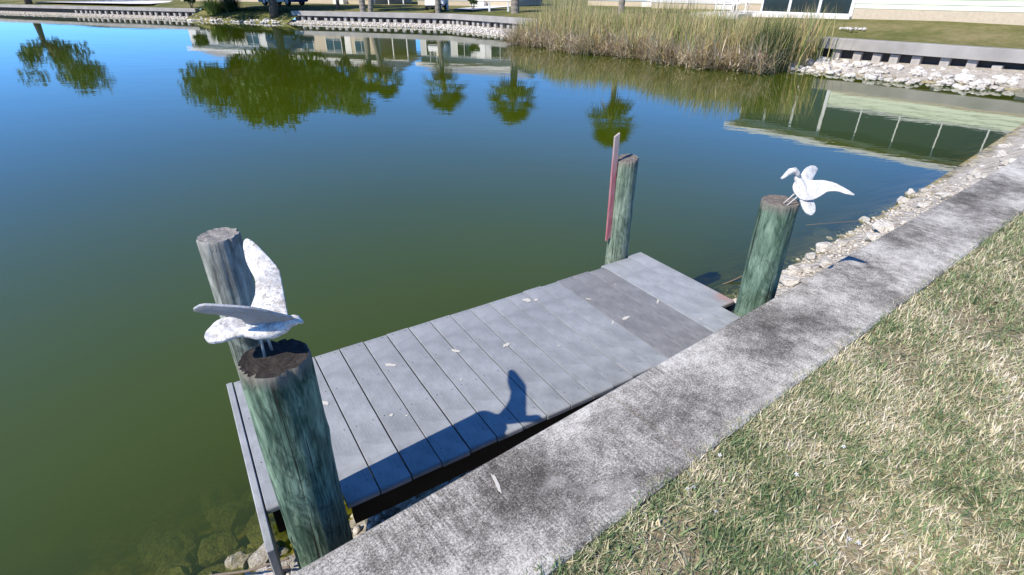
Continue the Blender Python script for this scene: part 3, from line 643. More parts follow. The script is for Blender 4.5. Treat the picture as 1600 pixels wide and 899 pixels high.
gull('bright white carved gull leaning off the pile by the seawall, tail hanging down',
     Z([(1.623, 2.760, .545), (1.618, 2.775, .565), (1.604, 2.792, .592), (1.586, 2.806, .622), (1.570, 2.814, .648), (1.560, 2.815, .664)]), [.010, .020, .025, .024, .020, .014],
     (Z([(1.572, 2.810, .655), (1.556, 2.812, .680), (1.540, 2.812, .692), (1.520, 2.812, .688), (1.503, 2.808, .674), (1.484, 2.802, .657), (1.472, 2.80, .650)]), [.015, .015, .018, .019, .014, .010, .006]),
     [(nearD, (-.235, -.729, .643), .012, MAT['gull_b']), (farD, (.38, -.62, .68), .010, MAT['gull_b'])], (tailD, (-.05, -.75, .66), .012),
     [(Z([(1.514, 2.795, .505)])[0], Z([(1.578, 2.790, .588)])[0]), (Z([(1.522, 2.768, .505)])[0], Z([(1.590, 2.770, .580)])[0])], MAT['gull_b'], (PD[0], PD[1], ZC + 0.51), 5.0)

# ------------------------------------------------------------------ sticks
def stick(label, pts, r):
    b = Vector(pts[0]); bm = bmesh.new(); P = [Vector(p) - b for p in pts]
    Q = []
    for a, c in zip(P, P[1:]):
        for t in (0, .25, .5, .75): q = a.lerp(c, t); Q.append(q + Vector((0, 0, 1)) * 0.006 * noise.noise(q * 6) + Vector((1, 0, 0)) * 0.008 * noise.noise(q * 7 + Vector((4, 0, 0))))
    Q.append(P[-1]); sweep(bm, Q, [r * (1 - 0.4 * k / len(Q)) for k in range(len(Q))], 8)
    tag(link('stick', from_bm(bm, 'stick', True), MAT['stick'], None, tuple(b)), label, 'stick', 'sticks at the water edge')
stick('long thin cane leaning into the water below the nearest pile', [(-1.36, 1.46, 0.075), (-1.15, 1.43, 0.17), (-0.93, 1.40, 0.30)], 0.007)
stick('short broken cane lying on rocks beside the long cane', [(-1.05, 1.42, 0.19), (-0.92, 1.37, 0.285)], 0.006)
stick('grey stick poking out of the water just past the dock end', [(1.90, 4.30, -0.03), (2.23, 4.43, 0.05), (2.5, 4.5, 0.04)], 0.008)
stick('long dark branch floating beyond the gull with dipped tail', [(3.45, 5.75, -0.004), (4.0, 5.85, 0.0), (4.55, 5.92, 0.004)], 0.006)

# pale scuffs on the cap
NEARCAPS = [o for o in COL.objects if o.name in ('cap', 'cap.001')]
def capmark(x_, y_, a, b, rot, seed):
    o = NEARCAPS[0 if (Vector((x_, y_, 0)) - NEAR_A).dot(NEAR_D) > JOINT else 1]
    r = o.parent.location; splat(x_ - r.x, y_ - r.y, a, b, rot, seed, o, MAT['stain'], ZC + 0.0016, 'pale_scuff')
capmark(-0.046, 1.325, .047, .008, 1.95, 31)

# ------------------------------------------------------------------ blades: turf, reeds, straw
def blades(name, base, length, width, lean, azim, bend, mat, levels=3, parent=None):
    """one mesh of many tapering blades. base (n,3); arrays of length, width, lean from upright, azimuth, extra bend"""
    n = len(base); lv = levels; V = np.zeros((n, 2 * lv - 1, 3), np.float32)
    pos = np.array(base, float).copy(); tw = RNG.uniform(0, np.pi, n)
    sx = -np.sin(azim) * np.cos(tw * .3); sy = np.cos(azim)
    for k in range(lv):
        t = k / (lv - 1); w = width * (1 - t) ** 0.6 * 0.5
        if k < lv - 1:
            V[:, 2 * k, 0] = pos[:, 0] + sx * w; V[:, 2 * k, 1] = pos[:, 1] + sy * w; V[:, 2 * k, 2] = pos[:, 2]
            V[:, 2 * k + 1, 0] = pos[:, 0] - sx * w; V[:, 2 * k + 1, 1] = pos[:, 1] - sy * w; V[:, 2 * k + 1, 2] = pos[:, 2]
        else: V[:, 2 * k] = pos
        a = lean + bend * t; st = length / (lv - 1)
        pos[:, 0] += np.sin(a) * np.cos(azim) * st; pos[:, 1] += np.sin(a) * np.sin(azim) * st; pos[:, 2] += np.cos(a) * st
    tri = []
    for k in range(lv - 2): tri += [(2 * k, 2 * k + 1, 2 * k + 3), (2 * k, 2 * k + 3, 2 * k + 2)]
    tri.append((2 * lv - 4, 2 * lv - 3, 2 * lv - 2))
    off = (np.arange(n) * (2 * lv - 1))[:, None, None]
    F = (off + np.array(tri)[None]).reshape(-1, 3)
    return link(name, from_arrays(name, V.reshape(-1, 3), F), mat, parent)
def in_view(P, m=0.06):
    c, s = math.cos(PITCH), math.sin(PITCH); q = P - np.array([0, 0, ZC + 1.55]); z = q[:, 1] * c - q[:, 2] * s
    u = q[:, 0] / np.maximum(z, .01) * 832 / 1600; v = (-q[:, 1] * s - q[:, 2] * c) / np.maximum(z, .01) * 832 / 1600
    return (z > 0.1) & (np.abs(u) < 0.5 + m + 0.05) & (v < 0.281 + m + 0.05)
n = 470000
sx = RNG.uniform(0.3, 9.0, n); px = 0.452 + RNG.uniform(0, 1, n) ** 1.2 * 2.6
edge = 0.452 + 0.022 * np.sin(sx * 9.1) * np.sin(sx * 3.7 + 1) + 0.014 * np.sin(sx * 31)
P = np.array([NEAR_A.x, NEAR_A.y, 0])[None] + sx[:, None] * np.array([NEAR_D.x, NEAR_D.y, 0])[None] - px[:, None] * np.array([NEAR_N.x, NEAR_N.y, 0])[None]
P[:, 2] = ZC - 0.034
keep = in_view(P) & (px > edge); dist = np.hypot(P[:, 0], P[:, 1])
keep &= RNG.uniform(0, 1, n) < np.clip((2.3 / dist) ** 1.5, 0.12, 1.0)
bare = np.array([noise.noise(Vector((a * 2.6, b * 2.6, 3.3))) for a, b in P[keep][:, :2]]); P = P[keep]; dist = dist[keep]
# thin patches
k2 = RNG.uniform(0, 1, len(P)) < np.clip(0.95 - 1.5 * np.maximum(bare - .02, 0), .25, 1); P = P[k2]; dist = dist[k2]; n = len(P)
far = np.clip(dist / 2.5, 1, 2.2)
ln = RNG.uniform(0.020, 0.055, n) * (1 + 0.15 * (far - 1)); wd = RNG.uniform(0.0022, 0.0050, n) * far ** .5 * np.where(RNG.uniform(0, 1, n) < .2, 1.7, 1.0)
az = RNG.uniform(0, 2 * np.pi, n); le = RNG.beta(2.2, 1.5, n) * 1.45; be = RNG.uniform(0.0, 0.75, n)
P[:, 2] += RNG.uniform(0, 0.012, n)
tag(blades('turf', P, ln, wd, le, az, be, MAT['grass']), 'dry and green turf blades of the near lawn', 'grass', kind='stuff')
n = 110000; sx = RNG.uniform(-3, 11, n); px = .455 + RNG.uniform(0, 1, n) * 4.1
P2 = np.array([NEAR_A.x, NEAR_A.y, ZC - .03])[None] + sx[:, None] * np.array([NEAR_D.x, NEAR_D.y, 0])[None] - px[:, None] * np.array([NEAR_N.x, NEAR_N.y, 0])[None]
k2 = ~(in_view(P2, -.03) & (px < 3.0) & (sx > .3) & (sx < 9)); P2 = P2[k2]; n = len(P2)
tag(blades('outer_turf', P2, RNG.uniform(.025, .06, n), RNG.uniform(.005, .010, n), RNG.beta(2.2, 1.5, n) * 1.45, RNG.uniform(0, 6.283, n), RNG.uniform(0, .75, n), MAT['grass']), 'thinner turf blades of the lawn away from the dock', 'grass', kind='stuff')
# broad green runners in tufts, thickest along the cap
m_ = 230; ts = RNG.uniform(0.4, 6.5, m_); tp = 0.50 + RNG.uniform(0, 1, m_) ** 1.7 * 1.6; per = 16
s2 = np.repeat(ts, per) + RNG.normal(0, .035, m_ * per); p2 = np.maximum(np.repeat(tp, per) + RNG.normal(0, .035, m_ * per), .455); n = m_ * per
P = np.array([NEAR_A.x, NEAR_A.y, ZC - .03])[None] + s2[:, None] * np.array([NEAR_D.x, NEAR_D.y, 0])[None] - p2[:, None] * np.array([NEAR_N.x, NEAR_N.y, 0])[None]
tag(blades('turf_tufts', P, RNG.uniform(.035, .075, n), RNG.uniform(.004, .0075, n), RNG.uniform(.15, 1.2, n), RNG.uniform(0, 6.283, n), RNG.uniform(.1, .9, n), MAT['tuft'], 4), 'broad green grass tufts along the seawall cap', 'grass', kind='stuff')
# blades flopped over the edge of the cap
n = 1500; s2 = RNG.uniform(.3, 7, n); k2 = np.sin(s2 * 9.1) * np.sin(s2 * 3.7 + 1) + .5 * np.sin(s2 * 23) + RNG.normal(0, .5, n) > .1; s2 = s2[k2]; n = len(s2); p2 = RNG.uniform(.452, .475, n)
P = np.array([NEAR_A.x, NEAR_A.y, ZC - .004])[None] + s2[:, None] * np.array([NEAR_D.x, NEAR_D.y, 0])[None] - p2[:, None] * np.array([NEAR_N.x, NEAR_N.y, 0])[None]
tag(blades('edge_blades', P, RNG.uniform(.02, .05, n), RNG.uniform(.0025, .005, n), RNG.uniform(1.0, 1.5, n), math.atan2(NEAR_N.y, NEAR_N.x) + RNG.normal(0, .7, n), RNG.uniform(.0, .25, n), MAT['grass']), 'grass blades flopped over the edge of the seawall cap', 'grass', kind='stuff')
# bare thatch under the near blades
q = [sN(-3) - NEAR_N * 0.47, sN(11) - NEAR_N * 0.47, sN(11) - NEAR_N * 4.6, sN(-3) - NEAR_N * 4.6]
th = link('lawn_soil', from_arrays('lawn_soil', [(p.x, p.y, ZC - 0.031) for p in q], [(0, 3, 2, 1)]), MAT['thatch'])
if th.data.polygons[0].normal.z < 0: th.data.flip_normals()
tag(th, kind='structure')
# small white flowers in the turf
bm = bmesh.new()
for k in range(5):
    a = k * 1.2566; vs = [bm.verts.new((r * math.cos(a + d), r * math.sin(a + d), z_)) for r, d, z_ in ((.001, 0, 0), (.006, -.35, .0015), (.0105, -.18, .001), (.0105, .18, .001), (.006, .35, .0015))]; bm.faces.new(vs)
sweep(bm, [(0, 0, -.03), (0, 0, 0)], [.0008, .0008], 5)
fme = from_bm(bm, 'flower'); fme.materials.append(MAT['petal'])
for k, (u, v) in enumerate([(1.10, 1.10), (1.12, 1.085), (0.635, 1.30), (0.66, 1.31), (0.80, 1.45), (0.70, 1.20), (1.05, 1.36), (1.30, 1.50), (0.95, 1.02)]):
    o = link('flower', fme, None, None, (u, v, ZC + random.uniform(-.005, .008)), random.uniform(0, 6)); o.scale = (.75, .75, .75); o.rotation_euler = (random.uniform(-.5, .5), random.uniform(-.5, .5), random.uniform(0, 6))
    tag(o, 'tiny white flower in the near turf', 'flower', 'tiny white flowers in the turf')

# reed bed along the right bank
def reed_pts(n, s0, s1, p0, p1, clump=True):
    s = RNG.uniform(s0, s1, n); p = RNG.uniform(p0, p1, n)
    if clump: s += 0.22 * np.sin(s * 7 + p * 3); p += 0.16 * np.sin(p * 9 + s * 5)
    front = 4.55 + 0.30 * np.sin(s * 1.1) + 0.18 * np.sin(s * 3.3 + 1); left = np.clip((s - 6.4) / 1.8, 0, 1); right = np.clip((21.4 - s) / .5, 0, 1)
    k = (p < front) & (p < 4.9 * np.minimum(left, 1) + .2) & (RNG.uniform(0, 1, n) < np.minimum(left, right) * .98 + .02)
    s, p = s[k], p[k]
    P = np.stack([PV[4].x + d4.x * s - n4.x * p, PV[4].y + d4.y * s - n4.y * p, np.where(p < 2.2, 0.10, -0.05)], 1); return P, s, p
P, s_, p_ = reed_pts(10000, 6.6, 21.6, 0.35, 5.0); n = len(P)
ht = (1.35 + 0.95 * RNG.beta(2.5, 1.6, n)) * (0.86 + 0.16 * np.sin(s_ * 0.9 + 0.5) * np.sin(p_ * 1.3)) * np.clip(0.72 + 0.3 * (4.4 - p_), .72, 1.0)
tag(blades('reed_bed', P, ht, RNG.uniform(.016, .050, n), np.abs(RNG.normal(0.06, .17, n)), RNG.uniform(0, 6.283, n), np.abs(RNG.normal(.18, .38, n)), MAT['reed'], 4), 'dense green and tan reed bed in front of the right bank', 'reeds', kind='stuff')
n = 5200; s_ = RNG.uniform(6.9, 21.3, n); p_ = 4.55 + 0.30 * np.sin(s_ * 1.1) + 0.18 * np.sin(s_ * 3.3 + 1) + RNG.uniform(-1.0, .28, n); p_ = np.minimum(p_, 4.9 * np.clip((s_ - 6.4) / 1.8, 0, 1) + .2)
P = np.stack([PV[4].x + d4.x * s_ - n4.x * p_, PV[4].y + d4.y * s_ - n4.y * p_, RNG.uniform(0, 1, n) ** 1.5 * 0.55], 1)
az = np.where(RNG.uniform(0, 1, n) < .6, math.atan2(-n4.y, -n4.x) + RNG.normal(0, .8, n), RNG.uniform(0, 6.28, n))
tag(blades('fallen_reeds', P, RNG.uniform(.35, 1.15, n), RNG.uniform(.016, .042, n), RNG.uniform(.45, 1.5, n), az, RNG.uniform(.0, .7, n), MAT['straw'], 4), 'collapsed straw coloured reeds at the foot of the reed bed', 'reeds', kind='stuff')
# the greener clump at the right end
P, s_, p_ = reed_pts(900, 20.2, 21.2, 2.6, 4.3); n = len(P)
tag(blades('reed_clump', P, RNG.uniform(1.1, 1.9, n), RNG.uniform(.012, .024, n), np.abs(RNG.normal(.10, .10, n)), RNG.uniform(-1.2, 1.2, n) + math.atan2(d4.y, d4.x), np.abs(RNG.normal(.2, .2, n)), MAT['palm_leaf'], 4), 'fresh green reed clump at the right end of the reed bed', 'reeds', kind='stuff')

# ------------------------------------------------------------------ trees, palms, shrubs
def leaf_cloud(centres, radii, per, size, flat=0.8):
    C = np.repeat(np.array(centres, float), per, 0); R = np.repeat(np.array(radii, float), per); n = len(C)
    d = RNG.normal(0, 1, (n, 3)); d /= np.linalg.norm(d, axis=1)[:, None]; r = R * RNG.uniform(0, 1, n) ** (1 / 2.2)
    P = C + d * r[:, None] * np.array([1, 1, flat])
    a = RNG.normal(0, 1, (n, 3)); a /= np.linalg.norm(a, axis=1)[:, None]; b = np.cross(a, RNG.normal(0, 1, (n, 3))); b /= np.linalg.norm(b, axis=1)[:, None]
    s = RNG.uniform(.6, 1.2, n)[:, None] * size
    V = np.stack([P - a * s, P + b * s * .45, P + a * s, P - b * s * .45], 1).reshape(-1, 3)
    return V, np.arange(4 * n).reshape(-1, 4)
def tree(label, base, lobes, trunk_r, leaf, per, size, group='trees on the far bank', name='oak_tree', lean=(0, 0)):
    root = empty(name, base); tag(root, label, 'tree', group); B = Vector(base)
    V, F = leaf_cloud([l[0] for l in lobes], [l[1] for l in lobes], per, size); V = V - np.array(base)
    link('crown', from_arrays('crown', V, F), leaf, root)
    bm = bmesh.new(); ctr = Vector(np.mean([l[0] for l in lobes], 0)) - B
    fork = Vector((lean[0], lean[1], max(1.2, ctr.z * .42)))
    sweep(bm, [Vector((0, 0, -.3)), Vector((lean[0] * .3, lean[1] * .3, fork.z * .5)), fork], [trunk_r * 1.35, trunk_r, trunk_r * .85], 12)
    for c, r in lobes:
        e = Vector(c) - B; mid = fork.lerp(e, .5) + Vector((0, 0, .25)); sweep(bm, [fork * .96, mid, e], [trunk_r * .5, trunk_r * .28, trunk_r * .06], 7)
    link('trunk', from_bm(bm, 'trunk', True), MAT['bark'], root); return root
def lobes(xr, yr, zr, n, r, shape):
    out = []
    while len(out) < n:
        p = (random.uniform(*xr), random.uniform(*yr), random.uniform(*zr))
        if shape(*p): out.append((p, random.uniform(*r)))
    return out
OAK = (-18.6, 47.5, 0.55)
random.seed(21)
ol = lobes((-27.2, -12.6), (45.0, 53), (2.9, 7.4), 105, (.9, 1.6), lambda x_, y_, z_: ((x_ + 19.8) / 7.2) ** 2 + ((y_ - 49) / 4.2) ** 2 < 1 and z_ < 7.7 - 0.022 * (x_ + 18.5) ** 2 and z_ > 3.0 + 0.25 * math.sin(x_ * 1.3))
tree('broad dark oak at the water edge of the far bank', OAK, ol, 0.30, MAT['oak_leaf'], 250, .20)
tree('slender leafy tree on the far lawn between the oak and the twin palms', (-13.5, 47.6, ZC + .05), lobes((-15.2, -11.8), (46.5, 49), (3.2, 6.6), 16, (.6, 1.1), lambda *a: True), 0.12, MAT['oak_leaf'], 170, .14)
tree('dark tree beyond the left end of the far seawall', (-52.5, 66, ZC + .2), lobes((-56, -48), (64, 69), (3.4, 7.6), 22, (1.0, 1.8), lambda *a: True), 0.28, MAT['oak_leaf'], 150, .26)
def palm(label, base, top, r, nf=46, dry=6, tr=0.16):
    root = empty('palm_tree', base); tag(root, label, 'palm', 'palms on the far bank'); B = Vector(base); T = Vector(top) - B
    bm = bmesh.new(); N = 26; pts, rad = [], []
    for k in range(N + 1):
        t = k / N; pts.append(Vector((T.x * t ** 1.4, T.y * t ** 1.4, -.2 + (T.z + .2) * t))); rad.append(tr * (1.15 - .25 * t) * (1 + .10 * (k % 2)) * (1 + .25 * (t > .82)))
    sweep(bm, pts, rad, 12); link('trunk', from_bm(bm, 'trunk', False), MAT['palm_bark'], root)
    def fronds(n, elo, ehi, rr):
        V, F = [], []
        for i in range(n):
            az = random.uniform(0, 6.283); el = random.uniform(elo, ehi); dirv = Vector((math.cos(az) * math.cos(el), math.sin(az) * math.cos(el), math.sin(el)))
            side = dirv.cross(Vector((0, 0, 1))).normalized(); up = side.cross(dirv); stem = T + dirv * rr * .48 + Vector((0, 0, -.06 * rr))
            b = len(V); V += [T + side * .015, T - side * .015, stem - side * .012, stem + side * .012]; F.append((b, b + 1, b + 2, b + 3))
            for q in range(15):
                a = (q - 7) / 7 * 1.75; d = (dirv * math.cos(a) + side * math.sin(a)).normalized(); L_ = rr * .56 * (1 - .28 * abs(a) / 1.75) * random.uniform(.9, 1.1)
                w = d.cross(up).normalized() * .045; m_ = stem + d * L_ * .55 + up * .03; e = stem + d * L_ + Vector((0, 0, -.22 * L_ * random.uniform(.6, 1.6)))
                b = len(V); V += [stem, m_ + w, e, m_ - w]; F.append((b, b + 1, b + 2, b + 3))
        return from_arrays('crown', [tuple(v) for v in V], F)
    link('crown', fronds(nf, -.55, 1.45, r), MAT['palm_leaf'], root)
    if dry: link('dry_fronds', fronds(dry, -1.35, -.7, r * .8), MAT['dry_frond'], root)
palm('single straight palm on the far bank with the white cart behind it', (-5.05, 42.6, ZC + .05), (-4.95, 43.0, 4.45), 2.1, 60)
palm('right palm of the leaning pair on the far bank', (-10.35, 44.8, ZC + .05), (-9.75, 45.0, 4.05), 1.75, 50)
palm('left palm of the leaning pair on the far bank, browner crown', (-10.95, 45.0, ZC + .05), (-11.1, 45.4, 3.9), 1.5, 30, 18, .2)
palm('stout pale trunked palm left of the reed bed', (0.42, 40.2, ZC + .08), (0.28, 40.4, 4.75), 2.2, 70, 8, .24)
palm('tall palm standing behind the reed bed', (6.45, 34.5, ZC + .25), (6.5, 34.6, 5.0), 1.95, 60)
def shrub(label, base, r, h, mat, per, size, name='shrub', spiky=False):
    root = empty(name, base); tag(root, label, 'shrub', 'shrubs on the far bank')
    if spiky:
        n = per; a = RNG.uniform(0, 6.283, n); P = np.stack([np.cos(a) * RNG.uniform(0, .45, n) * r, np.sin(a) * RNG.uniform(0, .45, n) * r, np.zeros(n)], 1)
        blades('foliage', P, RNG.uniform(.6, 1.15, n) * h, RNG.uniform(.04, .08, n), np.abs(RNG.normal(.35, .25, n)), a, RNG.uniform(.1, .9, n), mat, 4, root)
    else:
        c = [(random.uniform(-.55, .55) * r, random.uniform(-.55, .55) * r, h * random.uniform(.30, .78)) for _ in range(16)]
        V, F = leaf_cloud(c, [min(r, h) * random.uniform(.28, .42) for _ in c], per, size); link('foliage', from_arrays('foliage', V, F), mat, root)
    bm = bmesh.new()
    for k in range(5):
        a = k * 1.26; sweep(bm, [(math.cos(a) * .04, math.sin(a) * .04, -.15), (math.cos(a) * r * .35, math.sin(a) * r * .35, h * .5)], [.03, .012], 6)
    link('stem', from_bm(bm, 'stem', True), MAT['bark'], root)
shrub('round dark green shrub on the far lawn behind the left seawall', (-28.4, 53.9, ZC + .02), .85, 1.7, MAT['dark_bush'], 110, .10)
shrub('lime green strappy shrub at the end of the left far seawall', (-24.9, 50.7, 0.42), 1.3, 1.5, MAT['lime_bush'], 420, .1, spiky=True)
shrub('dark strappy shrub just right of the lime green one', (-23.4, 50.6, 0.55), 1.2, 1.55, MAT['dark_bush'], 420, .1, spiky=True)
shrub('small clipped lime shrub by the white driveway', (-2.75, 46.0, ZC + .12), .55, 1.35, MAT['lime_bush'], 60, .08)
# low weeds on the rough bank below the oak
n = 2600; s_ = RNG.uniform(.25, .86, n) * e1; p_ = RNG.uniform(-1.6, .8, n)
P = np.stack([PV[1].x + d1.x * s_ - n1.x * p_, PV[1].y + d1.y * s_ - n1.y * p_, np.where(p_ < 0, ZC - .04, .36 - .2 * p_)], 1)
tag(blades('bank_weeds', P, RNG.uniform(.10, .34, n), RNG.uniform(.02, .05, n), RNG.uniform(.1, 1.0, n), RNG.uniform(0, 6.28, n), RNG.uniform(0, .8, n), MAT['dark_bush']), 'low weeds on the rough bank under the oak', 'weeds', kind='stuff')

# ------------------------------------------------------------------ houses
def bank_frame(i, s, off, z):                # Empty whose local x runs along pond edge i, local -y faces the water
    d = (PV[i + 1] - PV[i]).normalized(); p = PV[i] + d * s + edge_normal(i) * off; return (p.x, p.y, z), math.atan2(d.y, d.x)
def window(root, x0, x1, z0, z1, y=0.0, mull=1):
    w = link('window', boxes_me('window', [(x0 - .06, x0, y - .05, y + .02, z0 - .06, z1 + .06), (x1, x1 + .06, y - .05, y + .02, z0 - .06, z1 + .06), (x0, x1, y - .05, y + .02, z1, z1 + .06), (x0, x1, y - .05, y + .02, z0 - .06, z0)] +
             [(x0 + (x1 - x0) * k / (mull + 1) - .02, x0 + (x1 - x0) * k / (mull + 1) + .02, y - .045, y + .02, z0, z1) for k in range(1, mull + 1)]), MAT['white'], root)
    link('pane', box_me('pane', x0, x1, y - .018, y - .004, z0, z1), MAT['glass'], w)
def house(label, frame, w, d, h, wall, wins, door=None, roof=MAT['roof'], carport=None, name='house'):
    root = empty(name, frame[0], frame[1]); tag(root, label, 'house', 'houses round the pond')
    link('wall', box_me('wall', -w / 2, w / 2, 0, d, .35, h), wall, root)
    link('base', box_me('base', -w / 2 + .04, w / 2 - .04, .04, d - .04, -.3, .35), MAT['brick'], root)
    bm = bmesh.new(); o = .45; rz = h + .22 + d * .16
    pr = [(-o, h), (-o, h + .18), (d / 2, rz), (d + o, h + .18), (d + o, h)]
    a = [bm.verts.new((-w / 2 - o, y_, z_)) for y_, z_ in pr]; b = [bm.verts.new((w / 2 + o, y_, z_)) for y_, z_ in pr]
    bm.faces.new(a); bm.faces.new(b[::-1])
    for k in range(5): bm.faces.new((a[k], a[(k + 1) % 5], b[(k + 1) % 5], b[k]))
    rf = link('roof', from_bm(bm, 'roof'), roof, root)
    link('fascia', box_me('fascia', -w / 2 - o, w / 2 + o, -o - .03, -o - .003, h - .02, h + .20), MAT['white'], rf)
    for x0, x1, z0, z1, m_ in wins: window(root, x0, x1, z0, z1, 0.0, m_)
    if door is not None:
        dr = link('door', box_me('door', door, door + .9, -.045, .0, .36, 2.38, .01, 1), MAT['white'], root); link('handle', box_me('handle', door + .76, door + .84, -.09, -.046, 1.3, 1.36), MAT['steel'], dr)
        link('step', box_me('step', door - .2, door + 1.1, -.6, -.002, -.3, .30), MAT['driveway'], root)
    if carport:
        x0, x1 = carport
        link('carport_roof', box_me('carport_roof', x0, x1, .3, d * .9, h - .22, h - .08), MAT['white'], root)
        for x_ in (x0 + .15, (x0 + x1) / 2, x1 - .15): link('carport_post', box_me('carport_post', x_ - .05, x_ + .05, .4, .5, -.3, h - .222), MAT['white'], root)
    return root
W1, W2, W3, W4 = plain('white_siding', (.58, .58, .57), .7, .3, .04, 2), plain('cream_siding', (.70, .66, .56), .7, .3, .05, 2), plain('grey_blue_siding', (.40, .46, .50), .7, .3, .05, 2), plain('tan_siding', (.52, .45, .36), .7, .3, .05, 2)
house('white house far left beyond the left seawall', bank_frame(1, -9, 13, ZC + .25), 13, 7, 2.9, W1, [(-5.2, -3.2, 1.1, 2.3, 1), (-1.6, .6, 1.1, 2.3, 1), (3.4, 5.4, 1.1, 2.3, 1)], 1.6)
house('tan house with carport standing behind the oak', bank_frame(1, 8.6, 11.5, ZC + .22), 11, 7, 2.9, W4, [(-4.4, -2.6, 1.1, 2.3, 1), (-.8, 1.2, 1.1, 2.3, 1), (3.0, 4.6, 1.1, 2.3, 1)], 1.6, carport=(5.5, 9.2))
house('white house with wide windows behind the leaning palms', bank_frame(2, 6.0, 12.5, ZC + .2), 10, 7, 2.9, W1, [(-4.3, -1.9, .9, 2.3, 2), (-.9, .5, 1.1, 2.3, 1), (2.6, 4.4, 1.1, 2.3, 1)], 1.1)
house('grey blue house with carport at the end of the driveway', bank_frame(3, 0.5, 19, ZC + .2), 11, 7, 3.0, W3, [(-4.6, -3.0, 1.1, 2.3, 1), (-1.4, .4, 1.1, 2.3, 1)], 1.6, carport=(5.5, 9.5))
house('white house behind the left half of the reed bed', bank_frame(4, 3.8, 15.5, ZC + .22), 8, 7, 2.9, W1, [(-3.3, -1.5, 1.0, 2.3, 1), (.0, 2.0, 1.0, 2.3, 1)], 2.4)
house('cream house behind the right half of the reed bed', bank_frame(4, 11.6, 14.5, ZC + .32), 7, 7, 2.7, W2, [(-2.9, -1.2, .9, 2.2, 1), (.2, 2.2, .9, 2.2, 1)], None, carport=None)

# the pale green house with the glazed porch, right of the reeds
gz = ZC + 0.46
gh = empty('house', (14.34, 25.15, gz), math.atan2(-.796, .605)); tag(gh, 'pale green house with glazed porch right of the reeds', 'house', 'houses round the pond')
XL, XR, D_, EV = -4.1, 9.5, 8.0, 2.42
link('base', box_me('base', 0.12, XR, -.02, .20, -.5, .36), MAT['brick'], gh)
link('slab', box_me('slab', XL - .2, 0.115, -.25, D_, -.5, .06), MAT['driveway'], gh)
for k in range(3):
    bmx = bmesh.new(); z0 = .36 + k * .175; vs = [[bmx.verts.new((x_, y_, z_)) for y_, z_ in ((.10, z0), (-.035, z0), (-.012, z0 + .172), (.10, z0 + .172))] for x_ in (.12, XR)]
    for a_, b_ in zip(range(4), (1, 2, 3, 0)): bmx.faces.new((vs[0][a_], vs[0][b_], vs[1][b_], vs[1][a_]))
    bmx.faces.new(vs[0]); bmx.faces.new(vs[1][::-1]); link('siding_board', from_bm(bmx, 'siding_board'), MAT['siding'], gh)
link('sill', box_me('sill', .12, XR, -.06, .12, .887, .95), MAT['white'], gh)
link('corner_post', box_me('corner_post', -.01, .115, -.06, .12, .06, EV), MAT['white'], gh)
x_ = .12; k = 0
while x_ < XR - .5:
    x1 = min(x_ + 1.5, XR); wd_ = link('window', boxes_me('window', [(x1 - .05, x1, -.03, .06, .951, EV - .16)]), MAT['white'], gh)
    link('pane', box_me('pane', x_ + .001, x1 - .051, .01, .022, .951, EV - .161), MAT['glass'], wd_); x_ = x1
for k in range(3):
    a_, b_ = -1.34 * k - .011, -1.34 * (k + 1) + .0
    f_ = link('glass_door', boxes_me('glass_door', [(b_, b_ + .075, -.04, .06, .06, EV - .16), (a_ - .03, a_, -.038, .058, .06, EV - .16), (b_ + .076, a_ - .031, -.04, .06, .06, .14), (b_ + .076, a_ - .031, -.04, .06, EV - .24, EV - .16)]), MAT['white'], gh)
    link('pane', box_me('pane', b_ + .077, a_ - .032, .005, .017, .141, EV - .241), MAT['glass'], f_)
link('header', box_me('header', XL, XR, -.05, .12, EV - .158, EV), MAT['white'], gh)
link('wall', boxes_me('wall', [(XL, XR, D_ - .2, D_, .0, EV), (XR - .15, XR, .2, D_ - .2, -.5, EV), (XL, XL + .1, .13, D_ - .2, .0, EV)]), MAT['siding'], gh)
link('inner_wall', box_me('inner_wall', XL + .2, XR - .2, 2.6, 2.75, .06, EV), MAT['siding'], gh)
bmx = bmesh.new(); pr = [(-.45, EV + .002), (-.45, EV + .17), (D_ / 2, EV + 1.2), (D_ + .4, EV + .17), (D_ + .4, EV + .002)]
a_ = [bmx.verts.new((XL - .4, y_, z_)) for y_, z_ in pr]; b_ = [bmx.verts.new((XR + .4, y_, z_)) for y_, z_ in pr]
bmx.faces.new(a_); bmx.faces.new(b_[::-1])
for k in range(5): bmx.faces.new((a_[k], a_[(k + 1) % 5], b_[(k + 1) % 5], b_[k]))
rf = link('roof', from_bm(bmx, 'roof'), MAT['roof'], gh); link('fascia', box_me('fascia', XL - .4, XR + .4, -.49, -.452, EV, EV + .19), MAT['white'], rf)

# ------------------------------------------------------------------ driveways, posts, cart, car, chair, rubble on the lawn
def sheet(name, pts, z, mat):
    bm = bmesh.new(); bm.faces.new([bm.verts.new((x_, y_, z)) for x_, y_ in pts]); me = from_bm(bm, name)
    if me.polygons[0].normal.z < 0: me.flip_normals()
    tag(link(name, me, mat), kind='structure')
sheet('driveway', [(-4.3, 45.8), (-2.6, 43.6), (-0.6, 50), (2.4, 58), (3.2, 66), (-1.5, 66), (-1.9, 58), (-2.8, 50.5)], ZC + .165, MAT['driveway'])
sheet('path', [(-52, 66), (-36.5, 58.0), (-34.2, 57.6), (-36.0, 64), (-40, 72), (-48, 74)], ZC + .235, MAT['driveway'])
def post(label, x_, y_, z_, h):
    r = empty('post', (x_, y_, z_)); tag(r, label, 'post', 'white posts by the driveway')
    link('shaft', box_me('shaft', -.07, .07, -.07, .07, -.2, h, .012, 1), MAT['white'], r); link('post_cap', box_me('post_cap', -.09, .09, -.09, .09, h + .001, h + .05, .01, 1), MAT['white'], r)
